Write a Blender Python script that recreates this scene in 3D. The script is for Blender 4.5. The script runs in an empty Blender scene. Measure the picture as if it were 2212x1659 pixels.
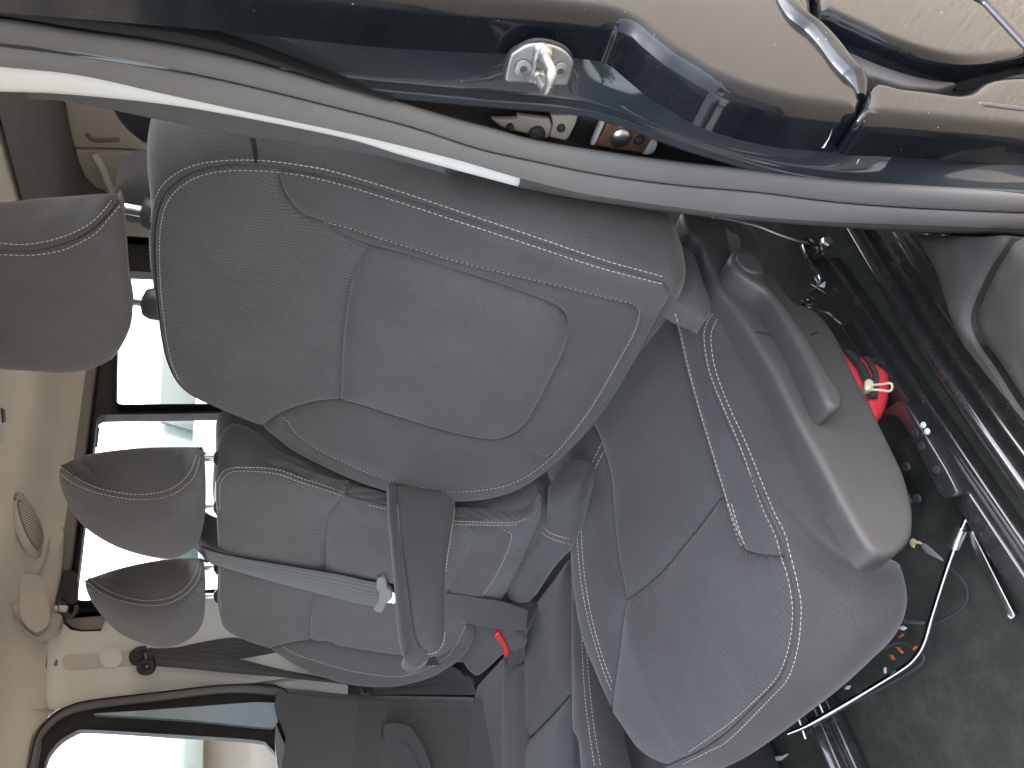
import bpy, bmesh, math, random
import numpy as np
from mathutils import Vector, Matrix
from mathutils.geometry import delaunay_2d_cdt
from mathutils.bvhtree import BVHTree
random.seed(7); rng = np.random.default_rng(7)
SC = bpy.context.scene; COL = SC.collection
# ------------------------------------------------------------------ camera
F, CX, CY = 1661.0, 1106.0, 829.5            # focal length and centre of a 2212 x 1659 view
YAW, PITCH = math.radians(39), math.radians(20.6)
CAM = np.array([1.15, 0.0, 1.30])
D_ = np.array([-math.cos(YAW), math.sin(YAW), 0]); R_ = np.array([math.sin(YAW), math.cos(YAW), 0]); Z_ = np.array([0, 0, 1.0])
FW = D_*math.cos(PITCH) - Z_*math.sin(PITCH); UP = D_*math.sin(PITCH) + Z_*math.cos(PITCH)
cd = bpy.data.cameras.new('camera'); cam = bpy.data.objects.new('camera', cd); COL.objects.link(cam)
cd.sensor_width = 36; cd.lens = 36*F/2212; cd.clip_start = .02; cd.clip_end = 2000
M = Matrix.Identity(4)
for i in range(3):
    M[i][0] = -UP[i]; M[i][1] = R_[i]; M[i][2] = -FW[i]; M[i][3] = CAM[i]
cam.matrix_world = M; SC.camera = cam           # the phone was held on its side: up is to the left of the frame
# ------------------------------------------------------------------ light
W = bpy.data.worlds.new('World'); SC.world = W; W.use_nodes = True
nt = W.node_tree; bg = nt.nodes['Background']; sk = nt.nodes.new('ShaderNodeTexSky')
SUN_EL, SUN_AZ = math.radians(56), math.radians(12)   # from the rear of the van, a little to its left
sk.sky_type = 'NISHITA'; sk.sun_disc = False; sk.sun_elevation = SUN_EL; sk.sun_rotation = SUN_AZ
hs = nt.nodes.new('ShaderNodeHueSaturation'); hs.inputs['Saturation'].default_value = .38     # sky greyed to take the blue cast off the cabin
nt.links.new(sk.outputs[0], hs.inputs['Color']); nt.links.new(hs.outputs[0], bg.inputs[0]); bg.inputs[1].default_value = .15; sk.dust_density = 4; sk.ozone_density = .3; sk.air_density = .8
sl = bpy.data.lights.new('sun', 'SUN'); so = bpy.data.objects.new('sun', sl); COL.objects.link(so)
sl.energy = 3.2; sl.angle = math.radians(.5); sl.color = (1, .95, .87)
sd = Vector((math.sin(SUN_AZ)*math.cos(SUN_EL), math.cos(SUN_AZ)*math.cos(SUN_EL), math.sin(SUN_EL)))
so.rotation_euler = sd.to_track_quat('Z', 'Y').to_euler()
SC.view_settings.view_transform = 'Standard'; SC.view_settings.look = 'None'
SC.view_settings.exposure = 3.35; SC.view_settings.gamma = 1
SC.cycles.max_bounces = 10; SC.cycles.diffuse_bounces = 6; SC.cycles.caustics_reflective = False; SC.cycles.caustics_refractive = False

# ------------------------------------------------------------------ points
def ray(x, y): return FW + R_*(CY-y)/F - UP*(x-CX)/F
def P(x, y, ax, v):                              # where the sight line of a photo point meets the plane axis = v
    d = ray(x, y); i = 'XYZ'.index(ax); return CAM + d*((v-CAM[i])/d[i])
CR = {1: (0, 0, .35262), 2: (760, 0, .35262), 3: (1529, 0, .35262), 4: (0, 560, .35568), 5: (760, 560, .35568), 6: (1529, 560, .35568),
      7: (0, 1140, .35682), 8: (760, 1140, .35682), 9: (1529, 1140, .35682)}
def K(k, *pts): x0, y0, s = CR[k]; return [((x0+x*s)*.95799, (y0+y*s)*.95799) for x, y in pts]
def cr(p, n=8, closed=False):                    # Catmull-Rom through the points
    p = np.array(p, float)
    if len(p) < 3 and not closed: return np.array([p[0]+(p[-1]-p[0])*i/n for i in range(n+1)])
    q = np.vstack([p[-1:], p, p[:2]]) if closed else np.vstack([2*p[0]-p[1], p, 2*p[-1]-p[-2]])
    out = []
    for i in range(1, len(q)-2):
        a, b, c, d = q[i-1:i+3]
        for j in range(n):
            t = j/n; out.append(.5*(2*b+(c-a)*t+(2*a-5*b+4*c-d)*t*t+(3*b-a-3*c+d)*t**3))
    if not closed: out.append(q[-2])
    return np.array(out)
def resample(p, n=None, step=None, closed=False):
    p = np.array(p, float)
    if closed: p = np.vstack([p, p[:1]])
    L = np.concatenate([[0], np.cumsum(np.linalg.norm(np.diff(p, axis=0), axis=1))])
    if n is None: n = max(2, int(round(L[-1]/step))+1)
    t = np.linspace(0, L[-1], n, endpoint=not closed)
    return np.stack([np.interp(t, L, p[:, i]) for i in range(p.shape[1])], 1)
def unit(v): v = np.array(v, float); return v/np.linalg.norm(v)
def sst(a, b, x): x = np.clip((x-a)/(b-a), 0, 1); return x*x*(3-2*x)

class Surf:                                       # a plane with gentle relief h(s, t) along its normal
    def __init__(s, o, a, b, h=None):
        s.o = np.array(o, float); s.a = unit(a); s.b = unit(b); s.n = np.cross(s.a, s.b); s.h = h or (lambda u, v: 0*u)
    def st(s, x, y):
        d = ray(x, y); hh = 0.
        for _ in range(12):
            t = np.dot(s.o+s.n*hh-CAM, s.n)/np.dot(d, s.n); p = CAM+d*t-s.o
            u, v = np.dot(p, s.a), np.dot(p, s.b); hh = .5*hh+.5*float(s.h(u, v))
        return u, v
    def sts(s, pts): return np.array([s.st(x, y) for x, y in pts])
    def pos(s, u, v, e=0): u = np.asarray(u, float); v = np.asarray(v, float); return s.o+np.outer(u, s.a)+np.outer(v, s.b)+np.outer(s.h(u, v)+e, s.n)
    def at(s, pts, e=0): q = s.sts(pts); return s.pos(q[:, 0], q[:, 1], np.full(len(q), e, float))
def plane(ax, v, flip=False):
    return {'X': Surf((v, 0, 0), (0, 1, 0), (0, 0, 1)), 'Y': Surf((0, v, 0), (1, 0, 0), (0, 0, 1)), 'Z': Surf((0, 0, v), (1, 0, 0), (0, 1, 0))}[ax]

# ------------------------------------------------------------------ objects
def empty(name, loc, label, cat, group=None):
    o = bpy.data.objects.new(name, None); o.empty_display_size = .05; COL.objects.link(o); o.location = loc
    o['label'] = label; o['category'] = cat
    if group: o['group'] = group
    return o
def tag(o, label, cat, group=None):
    o['label'] = label; o['category'] = cat
    if group: o['group'] = group
    return o
def struct(o): o['kind'] = 'structure'; return o
def root_loc(o):
    v = Vector((0, 0, 0))
    while o: v += o.location; o = o.parent
    return np.array(v)
WORLD = {}
def mk(name, V, Fc, m, parent=None, uv=None, smooth=True, sharp=42):
    V = np.array(V, float); me = bpy.data.meshes.new(name)
    off = root_loc(parent) if parent else V.mean(0)
    me.from_pydata((V-off).tolist(), [], [list(map(int, f)) for f in Fc]); me.validate()
    if uv is not None:
        l = me.uv_layers.new(name='UVMap'); idx = np.zeros(len(me.loops), int); me.loops.foreach_get('vertex_index', idx)
        l.data.foreach_set('uv', np.array(uv, float)[idx].ravel())
    me.materials.append(m)
    if smooth:
        me.shade_smooth(); me.set_sharp_from_angle(angle=math.radians(sharp))
    o = bpy.data.objects.new(name, me); COL.objects.link(o)
    if parent: o.parent = parent
    else: o.location = off
    WORLD[o.name] = (V, Fc); return o
def inside(p, poly):
    x, y = p[:, 0], p[:, 1]; r = np.zeros(len(p), bool); q = np.roll(poly, 1, 0)
    for (x1, y1), (x0, y0) in zip(poly, q):
        c = (y1 > y) != (y0 > y)
        if abs(y1-y0) > 1e-12: r ^= c & (x < (x0-x1)*(y-y1)/(y0-y1)+x1)
    return r
def dist(p, poly, closed=True):
    a = poly if closed else poly[:-1]; b = np.roll(poly, -1, 0) if closed else poly[1:]
    best = np.full(len(p), 1e9)
    for s in range(0, len(p), 1500):
        q = p[s:s+1500, None]; ab = (b-a)[None]; t = np.clip(((q-a[None])*ab).sum(2)/np.maximum((ab**2).sum(2), 1e-15), 0, 1)
        best[s:s+1500] = np.sqrt((((a[None]+ab*t[..., None])-q)**2).sum(2)).min(1)
    return best
def panel(name, out, S, m, parent=None, e=None, puff=.008, w=.012, rnd=0, step=.009, estep=.006, depth=.02, back=None, holes=(), relief=None, st=False, taper=0, groove=.004):
    """A solid sheet on surface S cut to an outline; its edges sink (puff) or are rounded (rnd), and a skirt gives it depth."""
    o2 = np.array(out, float) if st else S.sts(out)
    o2 = resample(o2, step=estep, closed=True)
    A = .5*np.sum(o2[:, 0]*np.roll(o2[:, 1], -1)-np.roll(o2[:, 0], -1)*o2[:, 1])
    if A < 0: o2 = o2[::-1]
    loops = [o2]
    for h in holes:
        h2 = np.array(h, float) if st else S.sts(h); h2 = resample(h2, step=estep, closed=True)
        A = .5*np.sum(h2[:, 0]*np.roll(h2[:, 1], -1)-np.roll(h2[:, 0], -1)*h2[:, 1])
        loops.append(h2[::-1] if A > 0 else h2)
    if e is None:
        if rnd: e = lambda d: -rnd+np.sqrt(np.maximum(rnd*rnd-np.maximum(rnd-d, 0)**2, 0))
        else: e = lambda d: puff*(1-np.exp(-d/w))-groove*np.exp(-d/.0024)
    def ed(p): return np.min([dist(p, l) for l in loops], 0)
    lo, hi = o2.min(0), o2.max(0)
    gx, gy = np.meshgrid(np.arange(lo[0], hi[0], step), np.arange(lo[1], hi[1], step*.866))
    gx[1::2] += step/2; g = np.stack([gx.ravel(), gy.ravel()], 1); rings = []
    wid = rnd if rnd else w
    for l in loops:
        tn = np.roll(l, -1, 0)-np.roll(l, 1, 0); tn /= np.maximum(np.linalg.norm(tn, axis=1), 1e-12)[:, None]; nn = np.stack([-tn[:, 1], tn[:, 0]], 1)
        for k in (.18, .5, 1.0): rings.append((l+nn*wid*k, wid*k))
    def ok(p, dmin):
        r = inside(p, o2)
        for l in loops[1:]: r &= ~inside(p, l)
        return p[r & (ed(p) > dmin)] if r.any() else p[:0]
    pts = [ok(p, d*.93) for p, d in rings]; pts.append(ok(g, max(wid*1.25, step*.4)))
    inner = np.vstack(pts); V2 = np.vstack(loops+[inner]); edges = []; s = 0
    for l in loops: n = len(l); edges += [(s+i, s+(i+1) % n) for i in range(n)]; s += n
    nb = s
    vo, eo, fo, ov, _, _ = delaunay_2d_cdt([Vector(p) for p in V2], edges, [], 0, 1e-7)
    V2 = np.array([(v.x, v.y) for v in vo]); fo = np.array([f for f in fo if len(f) == 3]); cen = V2[fo].mean(1)
    r = inside(cen, o2)
    for l in loops[1:]: r &= ~inside(cen, l)
    fo = fo[r]
    f2 = V2[fo]; ar = (f2[:, 1, 0]-f2[:, 0, 0])*(f2[:, 2, 1]-f2[:, 0, 1])-(f2[:, 1, 1]-f2[:, 0, 1])*(f2[:, 2, 0]-f2[:, 0, 0])
    fo[ar < 0] = fo[ar < 0][:, ::-1]
    ee = e(ed(V2))
    if relief is not None: ee = ee+relief(V2[:, 0], V2[:, 1])
    V = S.pos(V2[:, 0], V2[:, 1], ee); uv = list(map(tuple, V2)); Fc = fo.tolist(); V = list(V)
    if depth:
        bk = -S.n if back is None else unit(back); new = {}; s = 0
        for i, vs in enumerate(ov):
            for q in vs: new.setdefault(q, i)
        cc = o2.mean(0)
        for l in loops:
            n = len(l); ids = [new[s+i] for i in range(n)]; s += n; prev = ids
            for k in (.25, 1.0):
                cur = []
                for i in ids:
                    q = V[i]+bk*depth*k
                    if taper: q = q-(S.a*(V2[i][0]-cc[0])+S.b*(V2[i][1]-cc[1]))*taper*k*k
                    cur.append(len(V)); V.append(q); uv.append((V2[i][0]+.003*k, V2[i][1]+depth*k))
                for i in range(n): j = (i+1) % n; Fc.append([prev[i], cur[i], cur[j], prev[j]])
                prev = cur
            if l is o2: lastring = prev
        if len(loops) == 1: Fc.append(lastring[::-1])
    return mk(name, V, Fc, m, parent, uv)
def loft(name, curves, m, parent=None, nu=60, nv=5, closed=False, flip=False, cap=False):
    """A smooth skin through a row of 3D curves."""
    C = [resample(cr(c, 8, closed) if len(c) > 2 or closed else np.array(c), nu, closed=closed) for c in curves]
    C = np.array(C); rows = np.array([cr(C[:, i], nv) for i in range(nu)]).transpose(1, 0, 2) if len(C) > 2 else np.array([cr(C[:, i], nv) for i in range(nu)]).transpose(1, 0, 2)
    nr = len(rows); V = rows.reshape(-1, 3); Fc = []; nn = nu if closed else nu-1
    for r in range(nr-1):
        for i in range(nn):
            j = (i+1) % nu; f = [r*nu+i, r*nu+j, (r+1)*nu+j, (r+1)*nu+i]; Fc.append(f[::-1] if flip else f)
    if cap and closed: Fc.append(list(range(nu))[::1 if flip else -1]); Fc.append([(nr-1)*nu+i for i in range(nu)][::-1 if flip else 1])
    du = np.cumsum(np.r_[0, np.linalg.norm(np.diff(rows[nr//2], axis=0), axis=1)]); dv = np.cumsum(np.r_[0, np.linalg.norm(np.diff(rows[:, nu//2], axis=0), axis=1)])
    uv = [(du[i], dv[r]) for r in range(nr) for i in range(nu)]
    return mk(name, V, Fc, m, parent, uv)
def sweep(name, path, prof, m, parent=None, ref=(0, 0, 1), closed=False, scale=None, cap=True, step=None, smooth=True):
    """Sweep a closed 2D profile (binormal, normal) along a 3D path."""
    p = np.array(path, float)
    if step: p = resample(p, step=step, closed=closed)
    t = np.roll(p, -1, 0)-np.roll(p, 1, 0)
    if not closed: t[0] = p[1]-p[0]; t[-1] = p[-1]-p[-2]
    t /= np.linalg.norm(t, axis=1)[:, None]; ref = np.array(ref, float)
    b = np.cross(t, ref if ref.ndim > 1 else np.tile(ref, (len(p), 1))); b /= np.maximum(np.linalg.norm(b, axis=1), 1e-9)[:, None]; n = np.cross(b, t)
    pr = np.array(prof, float); k = len(pr); V = []; uv = []; L = np.r_[0, np.cumsum(np.linalg.norm(np.diff(p, axis=0), axis=1))]
    for i in range(len(p)):
        sc = scale(i/(len(p)-1)) if scale else 1
        for j in range(k): V.append(p[i]+b[i]*pr[j, 0]*sc+n[i]*pr[j, 1]*sc); uv.append((L[i], j/k*.05))
    Fc = []; N = len(p)
    for i in range(N if closed else N-1):
        for j in range(k): a = (i+1) % N; Fc.append([i*k+j, i*k+(j+1) % k, a*k+(j+1) % k, a*k+j])
    if cap and not closed: Fc += [list(range(k))[::-1], [(N-1)*k+j for j in range(k)]]
    return mk(name, V, Fc, m, parent, uv, smooth)
def circ(r, n=10, ry=None): return [(r*math.cos(2*math.pi*i/n), (ry or r)*math.sin(2*math.pi*i/n)) for i in range(n)]
def rrect(w, h, r, n=3):
    o = []
    for cx, cy, a in ((w/2-r, h/2-r, 0), (-w/2+r, h/2-r, 90), (-w/2+r, -h/2+r, 180), (w/2-r, -h/2+r, 270)):
        for i in range(n+1): q = math.radians(a+90*i/n); o.append((cx+r*math.cos(q), cy+r*math.sin(q)))
    return o
def tube(name, path, r, m, parent=None, n=10, smooth_n=6, **k):
    p = cr(path, smooth_n) if len(path) > 2 else np.array(path); return sweep(name, p, circ(r, n), m, parent, **k)
def box(name, lo, hi, m, parent=None, bev=.004, seg=2):
    bm = bmesh.new(); bmesh.ops.create_cube(bm, size=1)
    lo = np.array(lo, float); hi = np.array(hi, float)
    for v in bm.verts: v.co = Vector((np.array(v.co)+.5)*(hi-lo)+lo)
    if bev: bmesh.ops.bevel(bm, geom=bm.edges[:], offset=bev, segments=seg, affect='EDGES', profile=.5)
    bm.verts.index_update(); V = [tuple(v.co) for v in bm.verts]; Fc = [[v.index for v in f.verts] for f in bm.faces]; bm.free()
    return mk(name, V, Fc, m, parent)
def lathe(name, prof, o, axis, m, parent=None, n=28):
    ax = unit(axis); q = unit(np.cross(ax, (0.3, .2, .9))); w = np.cross(ax, q); V = []; o = np.array(o, float); k = len(prof)
    for i in range(n):
        a = 2*math.pi*i/n
        for r, h in prof: V.append(o+ax*h+(q*math.cos(a)+w*math.sin(a))*r)
    Fc = [[i*k+j, ((i+1) % n)*k+j, ((i+1) % n)*k+j+1, i*k+j+1] for i in range(n) for j in range(k-1)]
    return mk(name, V, Fc, m, parent)
def bvh(*objs):
    V = []; Fc = []
    for o in objs:
        v, f = WORLD[o.name]; b = len(V); V += [tuple(x) for x in v]; Fc += [[i+b for i in q] for q in f]
    return BVHTree.FromPolygons(V, Fc)
def drape(pts, tree, lift=.0006):                 # lay a line of photo points on built surfaces
    out = []; nor = []
    for x, y in pts:
        d = Vector(ray(x, y)); d.normalize(); h = tree.ray_cast(Vector(CAM), d)
        if h[0] is None: continue
        n = h[1] if h[1].dot(d) < 0 else -h[1]; out.append(np.array(h[0]+n*lift)); nor.append(np.array(n))
    return np.array(out), np.array(nor)
def stitch(name, lines, tree, m, parent, pitch=.0066, length=.0047, wd=.0011, jit=.12):
    """Rows of thread stitches, each a small raised bead, laid along seams."""
    V = []; Fc = []
    for ln in lines:
        p, n = drape(resample(cr(ln, 10), n=max(30, int(len(ln)*22))), tree, .0007)
        if len(p) < 3: continue
        dd = np.r_[0, np.linalg.norm(np.diff(p, axis=0), axis=1)]
        cuts = [0]+[i for i in range(1, len(p)) if dd[i] > .045]+[len(p)]
        for a0, a1 in zip(cuts[:-1], cuts[1:]):
            if a1-a0 < 3: continue
            q = resample(np.hstack([p[a0:a1], n[a0:a1]])*np.array([1, 1, 1, 1e-4, 1e-4, 1e-4]), step=pitch)
            for i in range(len(q)-1):
                t = unit(q[i+1, :3]-q[i, :3]); nn = unit(q[i, 3:]); b = np.cross(nn, t); t = unit(t+b*random.uniform(-jit, jit)); b = np.cross(nn, t)
                c = q[i, :3]; s0 = len(V); L = length/2*random.uniform(.9, 1.08)
                for u, r_, hh in ((-1, .45, .1), (-.6, 1, 1), (.6, 1, 1), (1, .45, .1)):
                    for k in (-1, 0, 1): V.append(c+t*L*u+b*wd/2*k*r_+nn*(wd*.55*hh if k == 0 else -.0002))
                for u in range(3):
                    for k in range(2): a = s0+u*3+k; Fc.append([a, a+3, a+4, a+1])
    o = mk(name, V, Fc, m, parent); o['kind'] = 'stuff'; return o
# ------------------------------------------------------------------ materials
def newmat(name, base, rough=.6, metal=0, spec=.5, coat=0, sheen=0, coat_rough=.03):
    m = bpy.data.materials.new(name); m.use_nodes = True; b = m.node_tree.nodes['Principled BSDF']
    b.inputs['Base Color'].default_value = (*base, 1); b.inputs['Roughness'].default_value = rough; b.inputs['Metallic'].default_value = metal
    b.inputs['Specular IOR Level'].default_value = spec; b.inputs['Coat Weight'].default_value = coat; b.inputs['Coat Roughness'].default_value = coat_rough
    b.inputs['Sheen Weight'].default_value = sheen; b.inputs['Sheen Roughness'].default_value = .4
    return m, m.node_tree, b
class N:
    def __init__(s, nt): s.nt = nt
    def add(s, t, **k):
        n = s.nt.nodes.new(t)
        for a, v in k.items(): setattr(n, a, v)
        return n
    def ln(s, a, b): s.nt.links.new(a, b)
    def math(s, op, a, b=None, c=None):
        n = s.nt.nodes.new('ShaderNodeMath'); n.operation = op
        for i, q in enumerate((a, b, c)):
            if q is None: continue
            if isinstance(q, (int, float)): n.inputs[i].default_value = q
            else: s.nt.links.new(q, n.inputs[i])
        return n.outputs[0]
    def noise(s, vec, scale, detail=4, rough=.6):
        n = s.nt.nodes.new('ShaderNodeTexNoise'); n.inputs['Scale'].default_value = scale; n.inputs['Detail'].default_value = detail; n.inputs['Roughness'].default_value = rough
        s.nt.links.new(vec, n.inputs['Vector']); return n.outputs['Fac']
    def mix(s, f, a, b):
        n = s.nt.nodes.new('ShaderNodeMix'); n.data_type = 'RGBA'; s.nt.links.new(f, n.inputs[0])
        for i, q in ((6, a), (7, b)):
            if isinstance(q, tuple): n.inputs[i].default_value = (*q, 1)
            else: s.nt.links.new(q, n.inputs[i])
        return n.outputs[2]
    def rng(s, v, a, b, c=0., d=1.):
        n = s.nt.nodes.new('ShaderNodeMapRange'); s.nt.links.new(v, n.inputs[0])
        for i, q in enumerate((a, b, c, d)): n.inputs[i+1].default_value = q
        return n.outputs[0]
    def bump(s, h, strength, dist, bsdf):
        n = s.nt.nodes.new('ShaderNodeBump'); n.inputs['Strength'].default_value = strength; n.inputs['Distance'].default_value = dist
        s.nt.links.new(h, n.inputs['Height']); s.nt.links.new(n.outputs[0], bsdf.inputs['Normal']); return n
def mul(c, k): return tuple(x*k for x in c)
def cloth(name, base, rib=0, ang=0, chev=0., amp=1., twill=1.):
    m, t, b = newmat(name, base, .92, sheen=.25, spec=.25); n = N(t)
    uv = n.add('ShaderNodeTexCoord').outputs['UV']; sx = n.add('ShaderNodeSeparateXYZ'); n.ln(uv, sx.inputs[0]); u, v = sx.outputs[0], sx.outputs[1]
    if ang:
        c, s = math.cos(ang), math.sin(ang); u, v = n.math('ADD', n.math('MULTIPLY', u, c), n.math('MULTIPLY', v, s)), n.math('ADD', n.math('MULTIPLY', u, -s), n.math('MULTIPLY', v, c))
    big = n.noise(uv, 9, 3); fine = n.noise(uv, 420, 3, .8); mid = n.noise(uv, 160, 3)
    f = n.math('ADD', n.math('MULTIPLY', n.rng(big, .3, .7), .28), n.math('MULTIPLY', n.rng(fine, .32, .68), .72))
    col = n.mix(f, mul(base, .62), mul(base, 1.28))
    tw = n.math('SINE', n.math('MULTIPLY', n.math('ADD', u, n.math('MULTIPLY', v, .8)), 2*math.pi/.0021))
    h = n.math('ADD', n.math('MULTIPLY', tw, .16*twill), n.math('MULTIPLY', fine, .9)); h = n.math('ADD', h, n.math('MULTIPLY', mid, .5))
    if rib:
        w = u
        if chev: w = n.math('ADD', u, n.math('MULTIPLY', n.math('PINGPONG', n.math('ADD', v, n.math('MULTIPLY', u, .55)), .10), chev))
        s_ = n.math('SINE', n.math('MULTIPLY', n.math('ADD', w, n.math('MULTIPLY', big, .004)), 2*math.pi/rib))
        h = n.math('ADD', h, n.math('MULTIPLY', s_, .9*amp)); col2 = n.mix(n.rng(s_, -1, 0), mul(base, .72), (1, 1, 1))
        mm = n.add('ShaderNodeMix', data_type='RGBA', blend_type='MULTIPLY'); mm.inputs[0].default_value = .35*amp; n.ln(col, mm.inputs[6]); n.ln(n.mix(n.rng(s_, -1, .2), (.55, .55, .58), (1, 1, 1)), mm.inputs[7]); col = mm.outputs[2]
    lint = n.rng(n.noise(uv, 420, 1), .79, .82); col = n.mix(n.math('MULTIPLY', lint, .35), col, (.4, .4, .4))
    n.ln(col, b.inputs['Base Color']); n.bump(h, .55, .0006, b); return m
def grain(name, base, rough=.5, scale=700, strength=.25, var=.12, spec=.5, coat=0, metal=0, obj=True, dust=0):
    m, t, b = newmat(name, base, rough, spec=spec, coat=coat, metal=metal); n = N(t); tc = n.add('ShaderNodeTexCoord').outputs['Object']
    big = n.noise(tc, 7, 4); f = n.noise(tc, scale, 3)
    col = n.mix(n.rng(big, .3, .7), mul(base, 1-var), mul(base, 1+var))
    if dust: col = n.mix(n.math('MULTIPLY', n.rng(n.noise(tc, 26, 6, .7), .45, .75), dust), col, (.32, .30, .27))
    n.ln(col, b.inputs['Base Color']); n.ln(n.rng(n.noise(tc, 30, 4), .3, .7, rough*.9, min(1, rough*1.12)), b.inputs['Roughness'])
    if strength: n.bump(f, strength, .0004, b)
    return m
def paint(name, base, rough=.08, wave=.0, dust=.15, metal=0, spec=.5, cr=.01):
    m, t, b = newmat(name, base, rough, spec=spec, coat=1, metal=metal, coat_rough=.015); n = N(t); tc = n.add('ShaderNodeTexCoord').outputs['Object']
    col = n.mix(n.math('MULTIPLY', n.rng(n.noise(tc, 40, 7, .75), .5, .8), dust), base, (.12, .11, .10))
    col = n.mix(n.rng(n.noise(tc, 330, 1), .80, .83), col, (.35, .35, .33)); n.ln(col, b.inputs['Base Color'])
    n.ln(n.rng(n.noise(tc, 22, 5, .7), .35, .75, cr, cr+.09), b.inputs['Coat Roughness']); n.ln(n.rng(n.noise(tc, 22, 5, .7), .35, .75, rough, rough+.15), b.inputs['Roughness'])
    return m
M_ = {}
M_['twill'] = cloth('charcoal_twill', (0.0894, 0.0873, 0.0929))
M_['side'] = cloth('charcoal_side_fabric', (0.0851, 0.0832, 0.0863), twill=.6)
M_['rib'] = cloth('ribbed_fabric', (0.1100, 0.1085, 0.1154), rib=.0056, chev=.22, amp=1.3)
M_['insert'] = cloth('insert_fabric', (0.1017, 0.0995, 0.1047), rib=.0042, amp=.22)
M_['ribc'] = cloth('ribbed_cushion_fabric', (0.0981, 0.0962, 0.1024), rib=.0058, ang=math.radians(8), amp=1.2)
M_['insertc'] = cloth('cushion_insert_fabric', (0.0891, 0.0880, 0.0923), rib=.004, amp=.3)
M_['thread'] = newmat('pale_thread', (.55, .52, .46), .8)[0]
M_['groove'] = newmat('near_black_fabric', (.02, .02, .022), .95)[0]  # flat near-black for the side seam, seal lip, back shell and scratches
M_['plastic'] = grain('dark_grained_plastic', (0.0658, 0.0645, 0.0645), .50, 900, .35, .06)
M_['lever'] = grain('smooth_dark_plastic', (0.0624, 0.0615, 0.0624), .42, 1200, .12, .05)
M_['guide'] = grain('guide_plastic', (.05, .05, .06), .35, 900, .1)
M_['sill'] = grain('sill_plastic', (0.0527, 0.0527, 0.0510), .5, 800, .35, .08, dust=.12)
M_['metalblack'] = paint('black_enamel', (.026, .027, .027), .12, dust=.35)
M_['navy'] = paint('dark_blue_black_paint', (.034, .042, .050), .35, dust=.06, spec=.0)  # base lifted above blue-black: the lens veil is in the colour
M_['skin'] = paint('dark_body_paint', (.006, .008, .011), .3, dust=.03, spec=.0, cr=.06); M_['skin'].node_tree.nodes['Principled BSDF'].inputs['Coat Weight'].default_value = .6
M_['rubber'] = grain('grey_rubber', (.17, .166, .165), .8, 500, .2, .06)
M_['rubberdark'] = grain('dark_rubber', (.062, .061, .066), .55, 500, .2, .06)
M_['black'] = grain('matt_black', (.026, .026, .028), .7, 400, .2, .1)
M_['beige'] = grain('pale_grey_trim', (.70, .71, .69), .55, 900, .15, .03)
M_['beige2'] = grain('warm_grey_trim', (0.5225, 0.5088, 0.4850), .6, 900, .15, .04)
M_['greytrim'] = grain('mid_grey_trim', (.20, .195, .19), .6, 900, .2, .05)
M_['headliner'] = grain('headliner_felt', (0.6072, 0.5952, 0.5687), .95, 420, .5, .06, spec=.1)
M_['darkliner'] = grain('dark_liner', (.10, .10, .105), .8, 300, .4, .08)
M_['steel'] = grain('brushed_steel', (.62, .62, .62), .3, 300, .1, .06, metal=1)
M_['zinc'] = grain('cast_zinc', (.40, .40, .40), .46, 500, .2, .08, metal=1)
M_['chrome'] = newmat('chrome_rod', (.7, .72, .73), .12, 1)[0]
M_['webbing'] = None
M_['red'] = grain('red_nylon', (.85, .05, .07), .6, 300, .4, .08)
M_['redplastic'] = newmat('red_button_plastic', (.75, .05, .035), .35)[0]
M_['brass'] = newmat('pale_brass', (.85, .78, .55), .35, .4)[0]
M_['carpet'] = grain('flare_tinted_floor_carpet', (0.0395, 0.0458, 0.0407), .95, 260, 1.0, .18, spec=.1, dust=.10)  # dark grey carpet with the lens flare's green mixed into its colour
M_['rawmetal'] = grain('unpainted_bracket', (.36, .33, .28), .6, 120, .3, .15)
M_['rust'] = grain('brown_primer', (.16, .085, .05), .6, 120, .4, .3)
M_['orange'] = newmat('orange_plug', (.42, .10, .02), .4)[0]
M_['yellow'] = newmat('yellow_plug', (.5, .45, .22), .4)[0]
M_['paper'] = newmat('grey_paper', (.5, .5, .48), .8)[0]
M_['white'] = newmat('chalk_white_mark', (.75, .77, .75), .8)[0]
M_['door'] = grain('door_card_plastic', (.085, .083, .088), .55, 800, .35, .05)
M_['doorlow'] = grain('door_card_brown_grey', (.075, .071, .073), .6, 800, .35, .05)
M_['bluemetal'] = paint('sky_lightened_blue_paint', (.34, .42, .48), .1, dust=.05)  # blue paint lightened, the sky's reflection put into its base colour
def _web(name, base):
    m, t, b = newmat(name, base, .6, sheen=.1); n = N(t); uv = n.add('ShaderNodeTexCoord').outputs['UV']; sx = n.add('ShaderNodeSeparateXYZ'); n.ln(uv, sx.inputs[0])
    s = n.math('SINE', n.math('MULTIPLY', sx.outputs[1], 2*math.pi/.0115)); w = n.math('SINE', n.math('MULTIPLY', n.math('ADD', sx.outputs[0], sx.outputs[1]), 2*math.pi/.0018))
    n.ln(n.mix(n.rng(s, -.2, .6), mul(base, .78), mul(base, 1.15)), b.inputs['Base Color']); n.bump(n.math('ADD', n.math('MULTIPLY', s, .4), n.math('MULTIPLY', w, .4)), .5, .0006, b); return m
M_['webbing'] = _web('grey_webbing', (0.0936, 0.0993, 0.1046)); M_['webdark'] = _web('black_webbing', (.05, .048, .052))
g, t, b = newmat('window_glass', (.95, 1, .98), .0); b.inputs['Transmission Weight'].default_value = 1; b.inputs['IOR'].default_value = 1.02; b.inputs['Alpha'].default_value = .25; M_['glass'] = g
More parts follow.
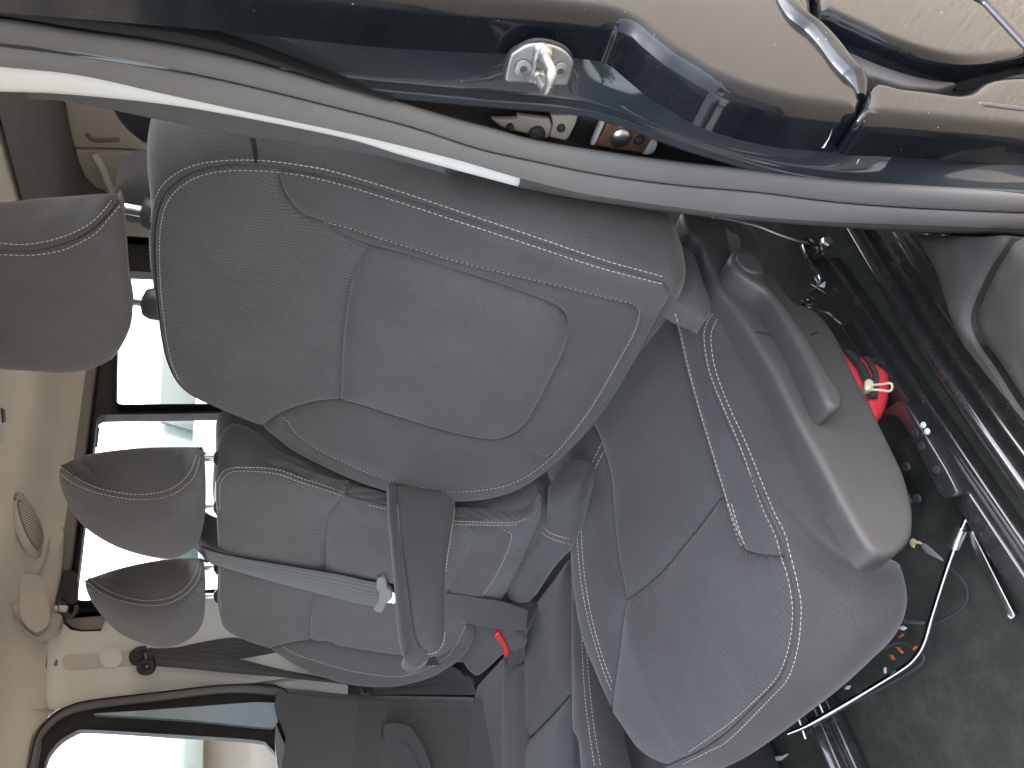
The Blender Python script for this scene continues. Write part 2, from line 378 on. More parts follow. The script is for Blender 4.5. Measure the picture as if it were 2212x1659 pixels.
def asphalt():
    m, t, b = newmat('asphalt', (.2, .18, .15), .85); n = N(t); tc = n.add('ShaderNodeTexCoord').outputs['Object']
    f = n.noise(tc, 90, 5, .75); q = n.noise(tc, 1.2, 4); v = n.add('ShaderNodeTexVoronoi'); v.inputs['Scale'].default_value = 140; n.ln(tc, v.inputs['Vector'])
    c = n.mix(n.rng(f, .35, .68), (.066, .057, .046), (.22, .19, .152)); c = n.mix(n.rng(q, .4, .7, 0, .4), c, (.17, .142, .108)); n.ln(c, b.inputs['Base Color']); n.bump(v.outputs['Distance'], .6, .006, b); return m
M_['asphalt'] = asphalt()
M_['leaf'] = grain('leaves', (.07, .11, .03), .7, 20, 0, .5); M_['bark'] = grain('bark', (.12, .09, .07), .9, 60, .5)
M_['wall'] = grain('pale_render', (.16, .155, .14), .9, 60, .3, .08); M_['carwhite'] = paint('white_car_paint', (0.0840, 0.1120, 0.1085), .2, dust=0); M_['carteal'] = paint('teal_car_paint', (.03, .11, .115), .2, dust=0)
M_['tint'] = newmat('tinted_glass', (.05, .07, .07), .05, coat=1)[0]
def out(*parts): return [tuple(p) for q in parts for p in q]
def split(c, p): i = int(np.argmin(np.linalg.norm(c-np.array(p), axis=1))); return c[:i+1], c[i:]
# ================================================================== ground, floor, roof
gv = [(-60, -60, 0), (60, -60, 0), (60, 60, 0), (-60, 60, 0)]
struct(mk('ground', gv, [[0, 1, 2, 3]], M_['asphalt'], smooth=False))
fl = struct(panel('floor', [(-.93, -1.1), (.83, -1.1), (.83, 2.6), (-.93, 2.6)], Surf((0, 0, .445), (1, 0, 0), (0, 1, 0), lambda s, t: .004*np.sin(np.asarray(s)*31+2*np.sin(np.asarray(t)*7))*np.cos(np.asarray(t)*23)), M_['carpet'], st=True, rnd=.01, step=.05, estep=.1, depth=.03))
roofp = [(.86, 1.66), (.83, 1.735), (.74, 1.79), (.5, 1.815), (0, 1.825), (-.5, 1.815), (-.80, 1.795), (-.885, 1.762), (-.91, 1.722), (-.917, 1.698), (-.935, 1.68)]
ceil = struct(loft('ceiling', [[(x, y, z-.16*max(0, .15-y)**1.3) for x, z in roofp] for y in (-.55, -.2, .2, .8, 1.4, 1.95)], M_['headliner'], nu=70, nv=8))
p0 = P(0, 300, 'Z', 1.815); p1 = P(42, 448, 'Z', 1.80)
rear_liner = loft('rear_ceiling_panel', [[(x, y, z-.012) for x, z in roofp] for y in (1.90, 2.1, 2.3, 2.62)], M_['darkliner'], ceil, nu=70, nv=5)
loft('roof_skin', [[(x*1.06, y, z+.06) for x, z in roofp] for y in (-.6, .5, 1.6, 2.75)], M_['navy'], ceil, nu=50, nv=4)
# speaker grille and courtesy lamp in the headliner, both seen at the left edge
def cplane(z): return Surf((0, 0, z), (1, 0, 0), (0, -1, 0))
CS = Surf((-.80, 1.1, 1.762), unit((.93, 0, .12)), (0, -1, 0))
gr_o = cr(K(7, (95, -20), (110, -50), (140, -60))+K(4, (80, 1580), (75, 1540), (100, 1515), (140, 1530), (190, 1600))+K(7, (245, 70), (285, 180), (290, 260), (265, 318), (230, 310), (170, 220), (120, 90)), 5, True)
ch_, _ = drape(gr_o, bvh(ceil), 0); _c = ch_.mean(0); _n = np.linalg.svd(ch_-_c)[2][2]; _n = _n if _n[2] < 0 else -_n; _a = unit(np.cross((0, 1, 0), _n)); CS = Surf(_c+_n*.004, _a, np.cross(_n, _a))
gl = panel('speaker_bezel', gr_o, CS, M_['beige2'], ceil, rnd=.004, depth=.012, step=.008)
gc = CS.sts(gr_o); cc = gc.mean(0); sh_ = (gc-cc)*.84+cc
panel('speaker_grille', sh_, Surf(CS.o+CS.n*.002, CS.a, CS.b), M_['greytrim'], ceil, st=True, rnd=.002, depth=.006, step=.01)
ux = (sh_.max(0)-sh_.min(0)); ang = math.atan2(*(np.linalg.svd(sh_-cc)[2][0][::-1])); dv = np.array([math.cos(ang), math.sin(ang)]); pv = np.array([-dv[1], dv[0]])
for k in np.arange(-.16, .16, .0062):
    q = cc+dv*k; hits = [w for w in np.linspace(-.08, .08, 161) if inside(np.array([q+pv*w]), sh_*.97+cc*.03)[0]]
    if len(hits) < 6: continue
    a, b = q+pv*hits[0], q+pv*hits[-1]; pp = CS.pos(np.array([a[0], b[0]]), np.array([a[1], b[1]]), np.array([.0045, .0045]))
    sweep('grille_slat', pp, [(.0016, 0), (0, .0018), (-.0016, 0)], M_['beige2'], ceil, ref=-CS.n)
lampS = Surf((-.55, 1.1, 1.775), (1, 0, 0), (0, -1, 0))
panel('map_light_housing', K(4, (-120, 900), (-20, 930), (15, 975), (20, 1100), (38, 1180), (25, 1235), (0, 1225), (-60, 1300), (-140, 1260)), lampS, M_['beige2'], ceil, rnd=.008, depth=.02, step=.012)
panel('map_light_button', K(4, (14, 1010), (35, 1020), (40, 1100), (22, 1110)), Surf((-.55, 1.1, 1.772), (1, 0, 0), (0, -1, 0)), M_['black'], ceil, rnd=.003, depth=.006, step=.006)
# ================================================================== left door pillar
pil = empty('door_pillar', (.80, .66, .45), 'glossy blue-black painted door jamb with grey rubber seal beside the driver seat', 'door pillar')
XS = .889
jo = [(-260, -150), (400, -75), (800, -22), (1022, 0), (1167, 11), (1302, 27), (1353, 40), (1390, 68), (1437, 105), (1475, 128), (1567, 179), (1702, 219), (1803, 234), (1870, 241), (1971, 250), (2212, 272), (2420, 295)]
jc = [(-260, 40), (0, 75), (400, 135), (728, 177), (897, 194), (1100, 213), (1268, 226), (1325, 241), (1403, 277), (1475, 304), (1567, 331), (1668, 361), (1803, 382), (1971, 393), (2212, 405), (2420, 420)]
sq = [(-260, -20), (0, 10), (263, 44), (473, 81), (728, 161), (829, 209), (965, 250), (1066, 277), (1167, 304), (1336, 331), (1475, 349), (1634, 366), (1803, 385), (1971, 398), (2212, 414), (2420, 430)]
sg = [(-260, 62), (0, 97), (169, 115), (338, 145), (507, 179), (740, 236), (897, 277), (1032, 321), (1167, 351), (1302, 378), (1475, 401), (1634, 415), (1803, 436), (1971, 449), (2212, 460), (2420, 470)]
si = [(-260, 115), (0, 144), (169, 162), (338, 199), (507, 236), (740, 285), (863, 314), (998, 348), (1120, 384), (1268, 420), (1475, 450), (1634, 468), (1803, 480), (1971, 486), (2212, 496), (2420, 505)]
yb = lambda x: .645-.135*float(sst(1300, 2212, x))
sq0 = sq; sq = [(-260, 5), (0, 37), (169, 64), (338, 88), (507, 122), (728, 181)]+sq[5:]
def pc(px, dy, n=5): return np.array([P(x, y, 'Y', yb(x)+dy) for x, y in cr(px, n)])
jo3 = np.array([P(x, y, 'X', XS-.014) for x, y in cr(jo, 5)]); jc3 = pc(jc, .0)
jo3[:, 1] = np.maximum(jo3[:, 1], .5); N_ = 140
a_, b_ = resample(jo3, n=N_), resample(jc3, n=N_); a_[:, 1] += .06*sst(1.28, 1.42, a_[:, 2])
for q in (a_, b_):
    for _ in range(30): q[1:-1] = (q[:-2]+q[1:-1]*2+q[2:])/4
lip = b_+np.array([-.010, .004, 0]); lip2 = b_+np.array([-.014, .022, 0]); deep = np.array([P(x, y+26, 'Y', yb(x)+.065) for x, y in resample(cr(sq, 5), n=N_)]); 
outr = a_+np.array([.0, .012, 0])
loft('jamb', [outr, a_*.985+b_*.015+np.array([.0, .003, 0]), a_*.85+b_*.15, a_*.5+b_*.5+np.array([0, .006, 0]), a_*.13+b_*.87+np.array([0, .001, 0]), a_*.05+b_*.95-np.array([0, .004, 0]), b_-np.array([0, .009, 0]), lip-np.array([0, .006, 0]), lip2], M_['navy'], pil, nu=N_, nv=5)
loft('jamb_channel', [lip2, lip2*.5+deep*.5+np.array([0, .02, 0]), deep, deep+np.array([-.06, .01, 0])], M_['doorlow'], pil, nu=N_, nv=4)
ql, qm = (resample(pc(q, d), n=120) for q, d in ((sq0[:4]+[(728, 174), (850, 214)], -.014), (sq[:5]+[(728, 181), (850, 217)], -.014)))
loft('seal_lip', [ql+np.array([0, .03, 0]), ql, ql*.5+qm*.5+np.array([0, -.004, 0]), qm+np.array([0, .004, 0]), qm+np.array([0, .02, 0])], M_['groove'], pil, nu=120, nv=3)
# rubber seal: fat outer bead, pinched groove, flat inner flange
n_ = 160
pq, pg, pi_ = (resample(cr(q, 5), n=n_) for q in (sq, sg, si))
def row(a, b, k, dy): return np.array([P(x, y, 'Y', yb(x)+dy) for x, y in a*(1-k)+b*k])
loft('weather_seal', [row(pq, pg, 0, .05), row(pq, pg, 0, .004), row(pq, pg, .10, -.008), row(pq, pg, .5, -.012), row(pq, pg, .92, -.009), row(pq, pg, 1, -.002)], M_['rubber'], pil, nu=n_, nv=5)
loft('seal_flange', [row(pg, pi_, 0, -.0015), row(pg, pi_, .08, -.007), row(pg, pi_, .5, -.009), row(pg, pi_, .92, -.007), row(pg, pi_, 1, -.002), row(pg, pi_, 1.02, .03)], M_['rubber'], pil, nu=n_, nv=4)
# pale trim strip inside the seal, and dark carpeted trim lower down
tp_i = [(-260, 190), (0, 198), (135, 203), (338, 223), (507, 250), (740, 297), (863, 334), (998, 371), (1122, 404)]
tp_o = [(-260, 105), (0, 136), (169, 154), (338, 191), (507, 228), (740, 277), (863, 306), (998, 340), (1128, 378)]
t_o, t_i = (resample(pc(q, d), n=90) for q, d in ((tp_o, .0), (tp_i, .006)))
loft('pillar_trim', [t_o, t_o*.5+t_i*.5-np.array([0, .003, 0]), t_i, t_i+np.array([-.004, .02, 0]), t_i+np.array([.01, .05, 0])], M_['beige'], pil, nu=90, nv=4)
gt_i = [(1116, 404), (1160, 412), (1268, 432), (1475, 462), (1634, 476), (1803, 490), (1971, 500), (2150, 504), (2212, 508), (2420, 520)]
gt_o = [(1124, 376), (1160, 386), (1268, 412), (1475, 443), (1634, 460), (1803, 474), (1971, 480), (2150, 486), (2212, 490), (2420, 498)]
t_o, t_i = (resample(pc(q, d), n=90) for q, d in ((gt_o, -.004), (gt_i, .004)))
loft('lower_trim', [t_o, t_o*.5+t_i*.5-np.array([0, .005, 0]), t_i, t_i+np.array([-.004, .02, 0]), t_i+np.array([.01, .06, 0])], M_['sill'], pil, nu=90, nv=4)
bp_i = [(60, 203), (152, 210), (338, 249), (507, 284), (747, 318), (863, 340), (960, 366)]; bp_o = [(60, 190), (152, 195), (338, 212), (507, 240), (740, 285), (863, 322), (960, 350)]
t_o, t_i = (resample(pc(q, d), n=60) for q, d in ((bp_o, .05), (bp_i, .07)))
loft('shade_side_trim', [t_o, t_o*.5+t_i*.5-np.array([0, .006, 0]), t_i, t_i+np.array([.03, .06, 0])], M_['darkliner'], pil, nu=60, nv=4)  # dark colour stands for the shaded side of the trim
# unpainted brackets and clips glimpsed in the channel between jamb and seal
def chan(name, pts, m, dy=.02, **k): return panel(name, pts, Surf((0, .668+dy*.5, 0), (1, 0, 0), (0, 0, 1)), M_[m], pil, rnd=.002, depth=.004, step=.006, estep=.004, **k)
chan('channel_bracket', K(2, (990, 765), (1150, 765), (1160, 740), (1360, 765), (1375, 800), (1350, 890), (1180, 850), (1050, 815)), 'rawmetal', .012)
chan('channel_bracket', K(2, (1370, 740), (1545, 735), (1530, 790), (1470, 905), (1360, 880), (1385, 800)), 'rawmetal', .008)
chan('channel_bracket', K(2, (1735, 775), (1850, 790), (1990, 850), (2010, 900), (1960, 985), (1650, 935), (1700, 850)), 'rust', .008)
chan('sealant_bead', K(2, (1690, 780), (1725, 770), (1650, 935), (1625, 935)), 'paper', .004)
chan('sealant_bead', K(2, (2000, 920), (2030, 895), (2055, 915), (2030, 990), (1960, 995)), 'paper', .004)
for k, p, r in ((2, (1435, 822), .0045), (2, (1110, 822), .004), (2, (1280, 865), .009), (2, (1820, 885), .012), (2, (1935, 900), .006)):
    c = P(*K(k, p)[0], 'Y', .670); lathe('channel_rivet', [(0, .003), (r*.5, .0028), (r*.9, .001), (r, 0), (r, -.02)], c, (0, -1, 0), M_['steel' if r > .01 else 'black'], pil, 16)
for i in range(16):
    x = 840+i*26+random.uniform(-9, 9); y = 625+i*4.5+random.uniform(-8, 14); c = P(*K(2, (x*1.0, y))[0], 'Y', .652); lathe('weld_dimple', [(0, .0016), (.0014, .001), (.0022, -.001)], c, (0, -1, 0), M_['metalblack'], pil, 8)
# outer skin of the pillar, shut gap and the sliding door behind it
SK = plane('X', XS)
sk_out = [(-260, -150), (400, -75), (800, -22), (1022, 0), (1167, 11), (1302, 26), (1353, 39), (1390, 67), (1437, 104), (1475, 127), (1567, 178), (1702, 218), (1803, 233), (1862, 240)]
sk_in = [(1872, 215), (1881, 190), (1879, 165), (1847, 136), (1806, 112), (1775, 70), (1762, 10), (1750, -60), (1700, -230), (1200, -330), (-260, -420)]
panel('outer_skin', out(cr(sk_out, 4), cr(sk_in, 4)), SK, M_['skin'], pil, rnd=.014, step=.006, estep=.004, depth=.03, back=(-1, 0, 0))
tube('flange_bead', [P(x, y, 'X', .884) for x, y in ((1650, -120), (1676, -50), (1692, 0), (1716, 46), (1755, 78), (1786, 112), (1814, 150), (1842, 182), (1856, 214))], .015, M_['skin'], pil, n=18, smooth_n=10, ref=(0, 0, 1), scale=lambda f: 1 if f < .85 else 1-.6*(f-.85)/.15)
panel('shut_gap', [(1700, -140), (2450, -140), (2450, 200), (2212, 165), (2100, 168), (2030, 190), (1960, 185), (1880, 160), (1790, 100)], plane('X', .868), M_['rubberdark'], pil, rnd=.004, depth=.02, back=(-1, 0, 0))
sill = struct(panel('sill', cr([(1876, 212), (1890, 172), (1935, 180), (2000, 188), (2060, 196), (2100, 190), (2140, 166), (2212, 158), (2420, 152), (2420, 300), (2212, 276), (1971, 254), (1870, 244)], 5, True), plane('X', .893), M_['skin'], None, rnd=.012, step=.005, estep=.004, depth=.03, back=(-1, 0, 0)))
panel('sill_slot', cr(K(3, (1925, 655), (1940, 645), (2000, 655), (2300, 690), (2300, 715), (2000, 680), (1945, 672)), 4, True), plane('X', .8938), M_['black'], sill, rnd=.001, depth=.003, step=.004, back=(-1, 0, 0))
# chips of bare metal in the paint of the jamb foot
for pts in (K(3, (985, 818), (960, 880), (915, 945), (935, 940), (965, 880)), K(3, (1118, 780), (1150, 770), (1195, 775), (1150, 776)), K(3, (1150, 1015), (1160, 1016), (1143, 1050), (1138, 1046))):
    c3 = [P(x, y, 'Y', yb(x)-.004) for x, y in pts]; JT = bvh(*[o for o in pil.children if o.name.split('.')[0] in ('jamb', 'outer_skin')], sill)
    v, _ = drape(pts, JT, .0008)
    if len(v) == len(pts): mk('paint_chip', v, [list(range(len(v)))], M_['white'], pil, smooth=False)
sdo = empty('sliding_door', (.86, 1.6, .45), 'dark glossy sliding door skin mirroring the asphalt, behind the door pillar', 'door')
panel('door_skin', out(cr([(1778, -160), (1776, 0), (1795, 22), (1850, 48), (1925, 82), (2000, 108), (2060, 122), (2110, 126), (2180, 121), (2260, 112), (2450, 95)], 4), [(2450, -260), (1900, -260)]), Surf((.897, 0, 0), (0, 1, 0), (.0, 0, 1)), M_['skin'], sdo, rnd=.010, step=.008, estep=.005, depth=.03, back=(-1, 0, 0))
box('outer_shell', (.855, .78, .50), (.884, 2.6, 1.17), M_['skin'], sdo, .01)
panel('reflected_strip', K(3, (1890, -40), (1960, -5), (2212, 265), (2360, 420), (2400, 400), (2230, 225), (2010, -30)), Surf((.901, 0, 0), (0, 1, 0), (0, 0, 1)), M_['skin'], sdo, rnd=.004, step=.006, depth=.01, back=(-1, 0, 0))  # raised strip shaped after a dark reflection in the door skin
panel('inner_panel', [(.72, .45), (2.62, .45), (2.62, 1.17), (.72, 1.17)], plane('X', .80), M_['darkliner'], sdo, st=True, rnd=.01, step=.08, estep=.08, depth=.045)
panel('window_frame', [(.72, 1.17), (2.62, 1.17), (2.62, 1.76), (.72, 1.76)], plane('X', .80), M_['black'], sdo, st=True, rnd=.006, step=.06, estep=.05, depth=.03, holes=[[(.85, 1.2), (2.5, 1.2), (2.5, 1.70), (.85, 1.70)]])
mk('window_pane', [(.812, .93, 1.2), (.812, 2.42, 1.2), (.812, 2.42, 1.66), (.812, .93, 1.66)], [[0, 1, 2, 3]], M_['glass'], sdo, smooth=False)
# ================================================================== door striker
stv = .600; STS = Surf((.83, stv, 1.02), (1, 0, 0), (0, 0, 1))
ST = empty('door_striker', tuple(P(1172, 145, 'Y', stv)), 'silver door striker plate with wire loop and two screws on the dark jamb', 'door striker')
panel('backing_gasket', cr(K(2, (1085, 500), (1100, 350), (1180, 290), (1270, 258), (1380, 270), (1480, 320), (1510, 400), (1470, 540)), 4, True), Surf((.83, stv+.003, 1.02), (1, 0, 0), (0, 0, 1)), M_['black'], ST, rnd=.001, step=.004, estep=.003, depth=.003, back=(0, 1, 0))
panel('plate', cr(K(2, (1078, 515), (1082, 470), (1108, 365), (1140, 335), (1210, 295), (1300, 282), (1400, 300), (1470, 338), (1512, 395), (1512, 420), (1478, 535), (1460, 548), (1300, 540), (1100, 527)), 3, True), STS, M_['zinc'], ST, rnd=.0015, step=.003, estep=.0025, depth=.004, back=(0, 1, 0))
panel('raised_boss', cr(K(2, (1262, 330), (1290, 300), (1345, 300), (1385, 330), (1375, 360), (1310, 380), (1285, 440), (1275, 500), (1290, 540), (1240, 540), (1225, 500), (1245, 420)), 4, True), Surf((.83, stv-.004, 1.02), (1, 0, 0), (0, 0, 1)), M_['zinc'], ST, rnd=.004, step=.003, estep=.002, depth=.006, back=(0, 1, 0))
for p in ((1188, 436), (1426, 452)):
    c = P(*K(2, p)[0], 'Y', stv-.001); lathe('screw', [(0, .0004), (.0028, .0004), (.0034, .0022), (.0072, .0016), (.0076, 0)], c, (0, -1, 0), M_['zinc'], ST, 20)
    lathe('screw_socket', [(0, .0012), (.0026, .0012)], c, (0, -1, 0), M_['rubberdark'], ST, 6)
lp = [P(*K(2, q)[0], 'Y', stv-d) for q, d in (((1320, 330), -.002), ((1340, 385), .016), ((1372, 450), .031), ((1368, 500), .037), ((1345, 575), .036), ((1318, 560), .026), ((1290, 495), .006), ((1280, 470), -.002))]
tube('loop', lp, .0042, M_['zinc'], ST, n=12, ref=(1, 0, 0))
for p in ((1332, 350), (1290, 492)):
    c = P(*K(2, p)[0], 'Y', stv-.004); lathe('collar', [(.0062, -.003), (.0062, .003), (.005, .0045), (.003, .005)], c, (0, -1, 0), M_['zinc'], ST, 18)
# ================================================================== right-hand side: wall, windows, pillar
XR = -.95; RW = Surf((XR, 0, 0), (0, -1, 0), (0, 0, 1))           # seen from inside, normal towards +X
def rp(*pts): return [(-y, z) for y, z in pts]
zp = lambda x, y: P(x, y, 'X', XR)[1:]
o1 = [tuple(zp(*q)) for q in K(4, (745, 1045), (745, 330), (1600, 330), (1600, 1055))]
o2 = [tuple(zp(*q)) for q in K(4, (640, 1112), (1600, 1112))]; o2y0 = zp(*K(7, (610, 640))[0])[0]
h1 = [(o1[0][0], 1.17), (o1[1][0]+.1, 1.17), (o1[1][0]+.1, o1[1][1]), (o1[0][0], o1[0][1])]
h2 = [(o2y0, 1.17), (o2[0][0], 1.17), (o2[0][0], o2[0][1]+.005), (o2y0, o2[0][1]+.005)]
def rh(h, r=.02):
    h = np.array(h); res = []
    for i in range(4):
        a, b, c = h[i-1], h[i], h[(i+1) % 4]; p, q = b+unit(a-b)*r, b+unit(c-b)*r
        res += [tuple((1-t)**2*p+2*t*(1-t)*b+t*t*q) for t in (0, .25, .5, .75, 1)]
    return res
swin = empty('side_window', (XR, 1.5, 1.17), 'sliding side window divided by a black bar, behind the passenger seats', 'window')
rw = struct(panel('wall', rp((.70, .45), (2.62, .45), (2.62, 1.73), (.70, 1.73)), RW, M_['beige2'], None, st=True, rnd=.01, step=.05, estep=.05, depth=.03, holes=[rp((.93, 1.12), (2.35, 1.12), (2.35, 1.665), (.93, 1.665))]))
RW2 = Surf((XR+.004, 0, 0), (0, -1, 0), (0, 0, 1))
zt = zp(*K(4, (605, 1000))[0])[1]
panel('frame', rp((.93, 1.12), (2.35, 1.12), (2.35, zt), (.93, zt)), RW2, M_['black'], swin, st=True, rnd=.005, step=.03, estep=.012, depth=.035, holes=[rp(*rh(h1)), rp(*rh(h2))])
for h in (h1, h2):
    ya, yb_ = h[0][0], h[1][0]; z1 = h[2][1]
    mk('pane', [(XR-.02, ya-.01, 1.15), (XR-.02, yb_+.01, 1.15), (XR-.02, yb_+.01, z1+.01), (XR-.02, ya-.01, z1+.01)], [[0, 1, 2, 3]], M_['glass'], swin, smooth=False)
for dz, w_ in ((.0, .006),):
    ym = (h1[0][0]+h2[1][0])/2; box('bar_edge', (XR+.006, ym+.004, 1.13), (XR+.012, ym+.008, h2[2][1]), M_['rubber'], swin, .001)
box('sash_catch', (XR+.003, h2[1][0]-.09, h2[2][1]-.004), (XR+.012, h2[1][0]-.02, h2[2][1]+.008), M_['rubberdark'], swin, .002)
# trim band above the side window
zb = [zp(*K(4, q)[0])[1] for q in ((420, 1100), (470, 1100), (583, 1100))]
trim = empty('roof_rail_trim', (XR, 1.5, 1.7), 'grey trim rail with dark band along the roof edge above the window', 'trim')
box('dark_band', (XR+.002, .80, zb[1]-.006), (XR+.016, 2.6, zb[0]+.012), M_['black'], trim, .002)  # black strip between headliner edge and grey rail
box('rail', (XR+.004, .80, zb[2]), (XR+.032, 2.6, zb[1]), M_['greytrim'], trim, .008, 3)
pB_ = struct(mk('rear_wall', *[(lambda: ([(-.95, 2.62, .45), (.86, 2.62, .45), (.86, 2.62, 1.0), (-.95, 2.62, 1.0), (-.95, 2.62, 1.5), (.86, 2.62, 1.5), (.86, 2.62, 1.84), (-.95, 2.62, 1.84), (-.3, 2.62, 1.0), (.7, 2.62, 1.0), (-.3, 2.62, 1.5), (.7, 2.62, 1.5)], [[0, 1, 2, 3], [3, 8, 10, 4], [9, 2, 5, 11], [4, 5, 6, 7]]))()][0], M_['beige2'], smooth=False))
tg = empty('tailgate', (-.3, 2.6, 1.0), 'beige tailgate trim with moulded ledge glimpsed past the driver headrest', 'tailgate')
TG = Surf((0, 2.60, 0), (1, 0, 0), (0, 0, 1))
panel('upper_trim', K(1, (395, 560), (720, 560), (800, 800), (960, 975), (800, 955), (455, 950)), TG, M_['beige2'], tg, rnd=.012, depth=.02, step=.02, estep=.015)
panel('lower_trim', K(1, (458, 962), (800, 968), (960, 990), (960, 1300), (520, 1262)), TG, M_['beige2'], tg, rnd=.012, depth=.02, step=.02, estep=.015)
sweep('moulded_ridge', TG.at(cr(K(1, (590, 975), (640, 1060), (680, 1160), (735, 1270))), .006), [(.018, 0), (0, .012), (-.018, 0)], M_['beige'], tg, ref=(0, -1, 0))
sweep('pull_recess', TG.at(cr(K(1, (552, 850), (590, 888), (640, 896), (765, 890))), .003), [(.008, 0), (0, .006), (-.008, 0)], M_['greytrim'], tg, ref=(0, -1, 0))
# ---- right B-pillar with the belt height adjuster
rpil = empty('belt_pillar', (XR, .75, .5), 'pale grey plastic pillar with belt height slot and round knob, between the right door and window', 'door pillar')
RP = Surf((-.915, .8, 1.2), unit((-.10, -1, 0)), (0, 0, 1))
p_o = cr(K(7, (302, 850), (300, 1000), (292, 1180), (305, 1338)), 4)
p_b = cr(K(7, (305, 1338), (380, 1285), (560, 1243), (1000, 1190), (1450, 1140), (1800, 1160), (2080, 1186))+K(8, (66, 1196)), 4)
pil_o = out(p_o, p_b, K(8, (72, 1140), (0, 1100)), K(7, (1900, 1020), (1750, 900), (1450, 600), (1250, 560), (900, 560), (700, 640), (640, 796), (520, 800), (450, 790), (400, 745), (340, 760)))
panel('trim', pil_o, RP, M_['beige'], rpil, puff=.012, w=.03, step=.012, depth=.05, back=(-1, .2, 0))
rpl = panel('lower_trim', K(8, (68, 1200), (70, 1140), (0, 1095), (-150, 1000), (300, 900), (700, 1000), (860, 1100), (885, 1190), (860, 1200), (500, 1195)), Surf((-.91, .8, 1.2), unit((-.10, -1, 0)), (0, 0, 1)), M_['rubberdark'], rpil, puff=.008, w=.03, depth=.04, back=(-1, .2, 0))
RP2 = Surf(RP.o+RP.n*.0125, RP.a, RP.b)
panel('height_slot', cr(K(7, (398, 985), (410, 955), (450, 948), (640, 938), (900, 915), (900, 1000), (650, 1025), (450, 1040), (405, 1030)), 4, True), RP2, M_['beige2'], rpil, rnd=.002, depth=.004, step=.008, estep=.005)
panel('screw_cover', cr(K(7, (330, 1010), (332, 965), (355, 948), (380, 965), (384, 1010), (375, 1050), (352, 1060), (335, 1045)), 4, True), RP2, M_['beige'], rpil, rnd=.0015, depth=.003, step=.006, estep=.004)
kn = cr(K(7, (636, 975), (650, 925), (700, 908), (750, 918), (778, 960), (770, 1010), (720, 1036), (665, 1030)), 4, True)
panel('adjuster_knob', kn, Surf(RP.o+RP.n*.024, RP.a, RP.b), M_['beige'], rpil, rnd=.008, depth=.014, step=.006, estep=.004)
panel('knob_dimple', cr(K(7, (668, 975), (680, 950), (705, 950), (712, 975), (705, 1000), (680, 998)), 4, True), Surf(RP.o+RP.n*.0245, RP.a, RP.b), M_['beige2'], rpil, rnd=.003, depth=.004, step=.005, estep=.003)
# ================================================================== unseen dashboard, bulkhead, bonnet and driver door, added so the jamb mirrors dark
db = empty('dashboard', (0, -.9, .45), 'unseen dark dashboard and footwell bulkhead ahead of the front seats', 'dashboard')
loft('top', [[(-.93, y, z), (-.4, y-.03*k, z+.02*k), (.3, y-.03*k, z+.03*k), (.82, y, z)] for y, z, k in ((-.62, .62, 0), (-.60, .78, 0), (-.63, .93, 1), (-.72, 1.0, 1), (-.95, 1.02, 1), (-1.25, .98, 1))], M_['door'], db, nu=30, nv=4)
box('bulkhead', (-.95, -1.2, .10), (.84, -1.15, .98), M_['black'], db, .01)
bon = empty('bonnet', (0, -1.7, .9), 'unseen dark glossy bonnet ahead of the windscreen', 'bonnet')
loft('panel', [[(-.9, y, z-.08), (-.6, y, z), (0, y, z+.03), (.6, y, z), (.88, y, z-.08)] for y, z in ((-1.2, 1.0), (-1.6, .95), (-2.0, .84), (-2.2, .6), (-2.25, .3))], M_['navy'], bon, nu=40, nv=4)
dd_ = empty('driver_door', (.9, -.75, .4), 'unseen open driver door standing out from the left side of the van', 'car door')
def dpt(w, z, d=0): c, s = math.cos(math.radians(-22)), math.sin(math.radians(-22)); return (.9+c*w-s*d, -.75+s*w+c*d, z)
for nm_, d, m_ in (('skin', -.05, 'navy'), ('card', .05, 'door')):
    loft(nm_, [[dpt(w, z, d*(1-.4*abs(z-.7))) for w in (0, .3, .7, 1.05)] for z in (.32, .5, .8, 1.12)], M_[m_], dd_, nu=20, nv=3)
sweep('edge_frame', [dpt(0, .32), dpt(0, 1.12), dpt(.25, 1.68), dpt(.85, 1.74), dpt(1.02, 1.12), dpt(1.05, .32)], rrect(.05, .09, .01), M_['black'], dd_, ref=dpt(0, 0, 1), closed=True)
# ================================================================== right front door
rd = empty('passenger_door', (-.95, .2, .4), 'closed passenger door with dark card, blue-grey window frame and door pull', 'car door')
RD = Surf((-.93, .4, 1.2), (0, -1, 0), (0, 0, 1))
seal_o = [(150, 1800), (185, 1659)]; s_c = cr(K(7, (180, 1800), (205, 1640), (215, 1560), (240, 1460), (310, 1375), (400, 1310), (560, 1262), (1000, 1208), (1450, 1158), (1800, 1182), (2186, 1222))+K(8, (300, 1230), (860, 1240)), 6)
s3 = np.array([P(x, y, 'X', -.915) for x, y in s_c]); sweep('door_seal', s3, rrect(.022, .018, .008), M_['rubber'], rd, ref=(1, 0, 0))
win = K(7, (300, 1659), (328, 1590), (395, 1512), (480, 1462), (560, 1446), (1000, 1470), (1600, 1508), (1690, 1545), (1740, 1600), (1790, 1680))
frame_o = K(7, (120, 1900), (200, 1660), (225, 1540), (260, 1450), (330, 1370), (420, 1310), (560, 1262), (1000, 1208), (1450, 1160), (1800, 1190), (1860, 1500), (1990, 1900))
win_h = out(cr(win, 4), K(7, (1850, 1850), (280, 1850)))
panel('window_frame', out(cr(frame_o, 4)), RD, M_['black'], rd, rnd=.006, step=.012, estep=.008, depth=.03, holes=[win_h])
bl = K(7, (600, 1338), (900, 1318), (1250, 1292), (1740, 1268), (1742, 1405), (1650, 1420), (1200, 1376), (800, 1352))
panel('painted_reveal', cr(bl, 3, True), Surf((-.918, .4, 1.2), (0, -1, 0), (0, 0, 1)), M_['bluemetal'], rd, rnd=.006, step=.008, estep=.006, depth=.02)
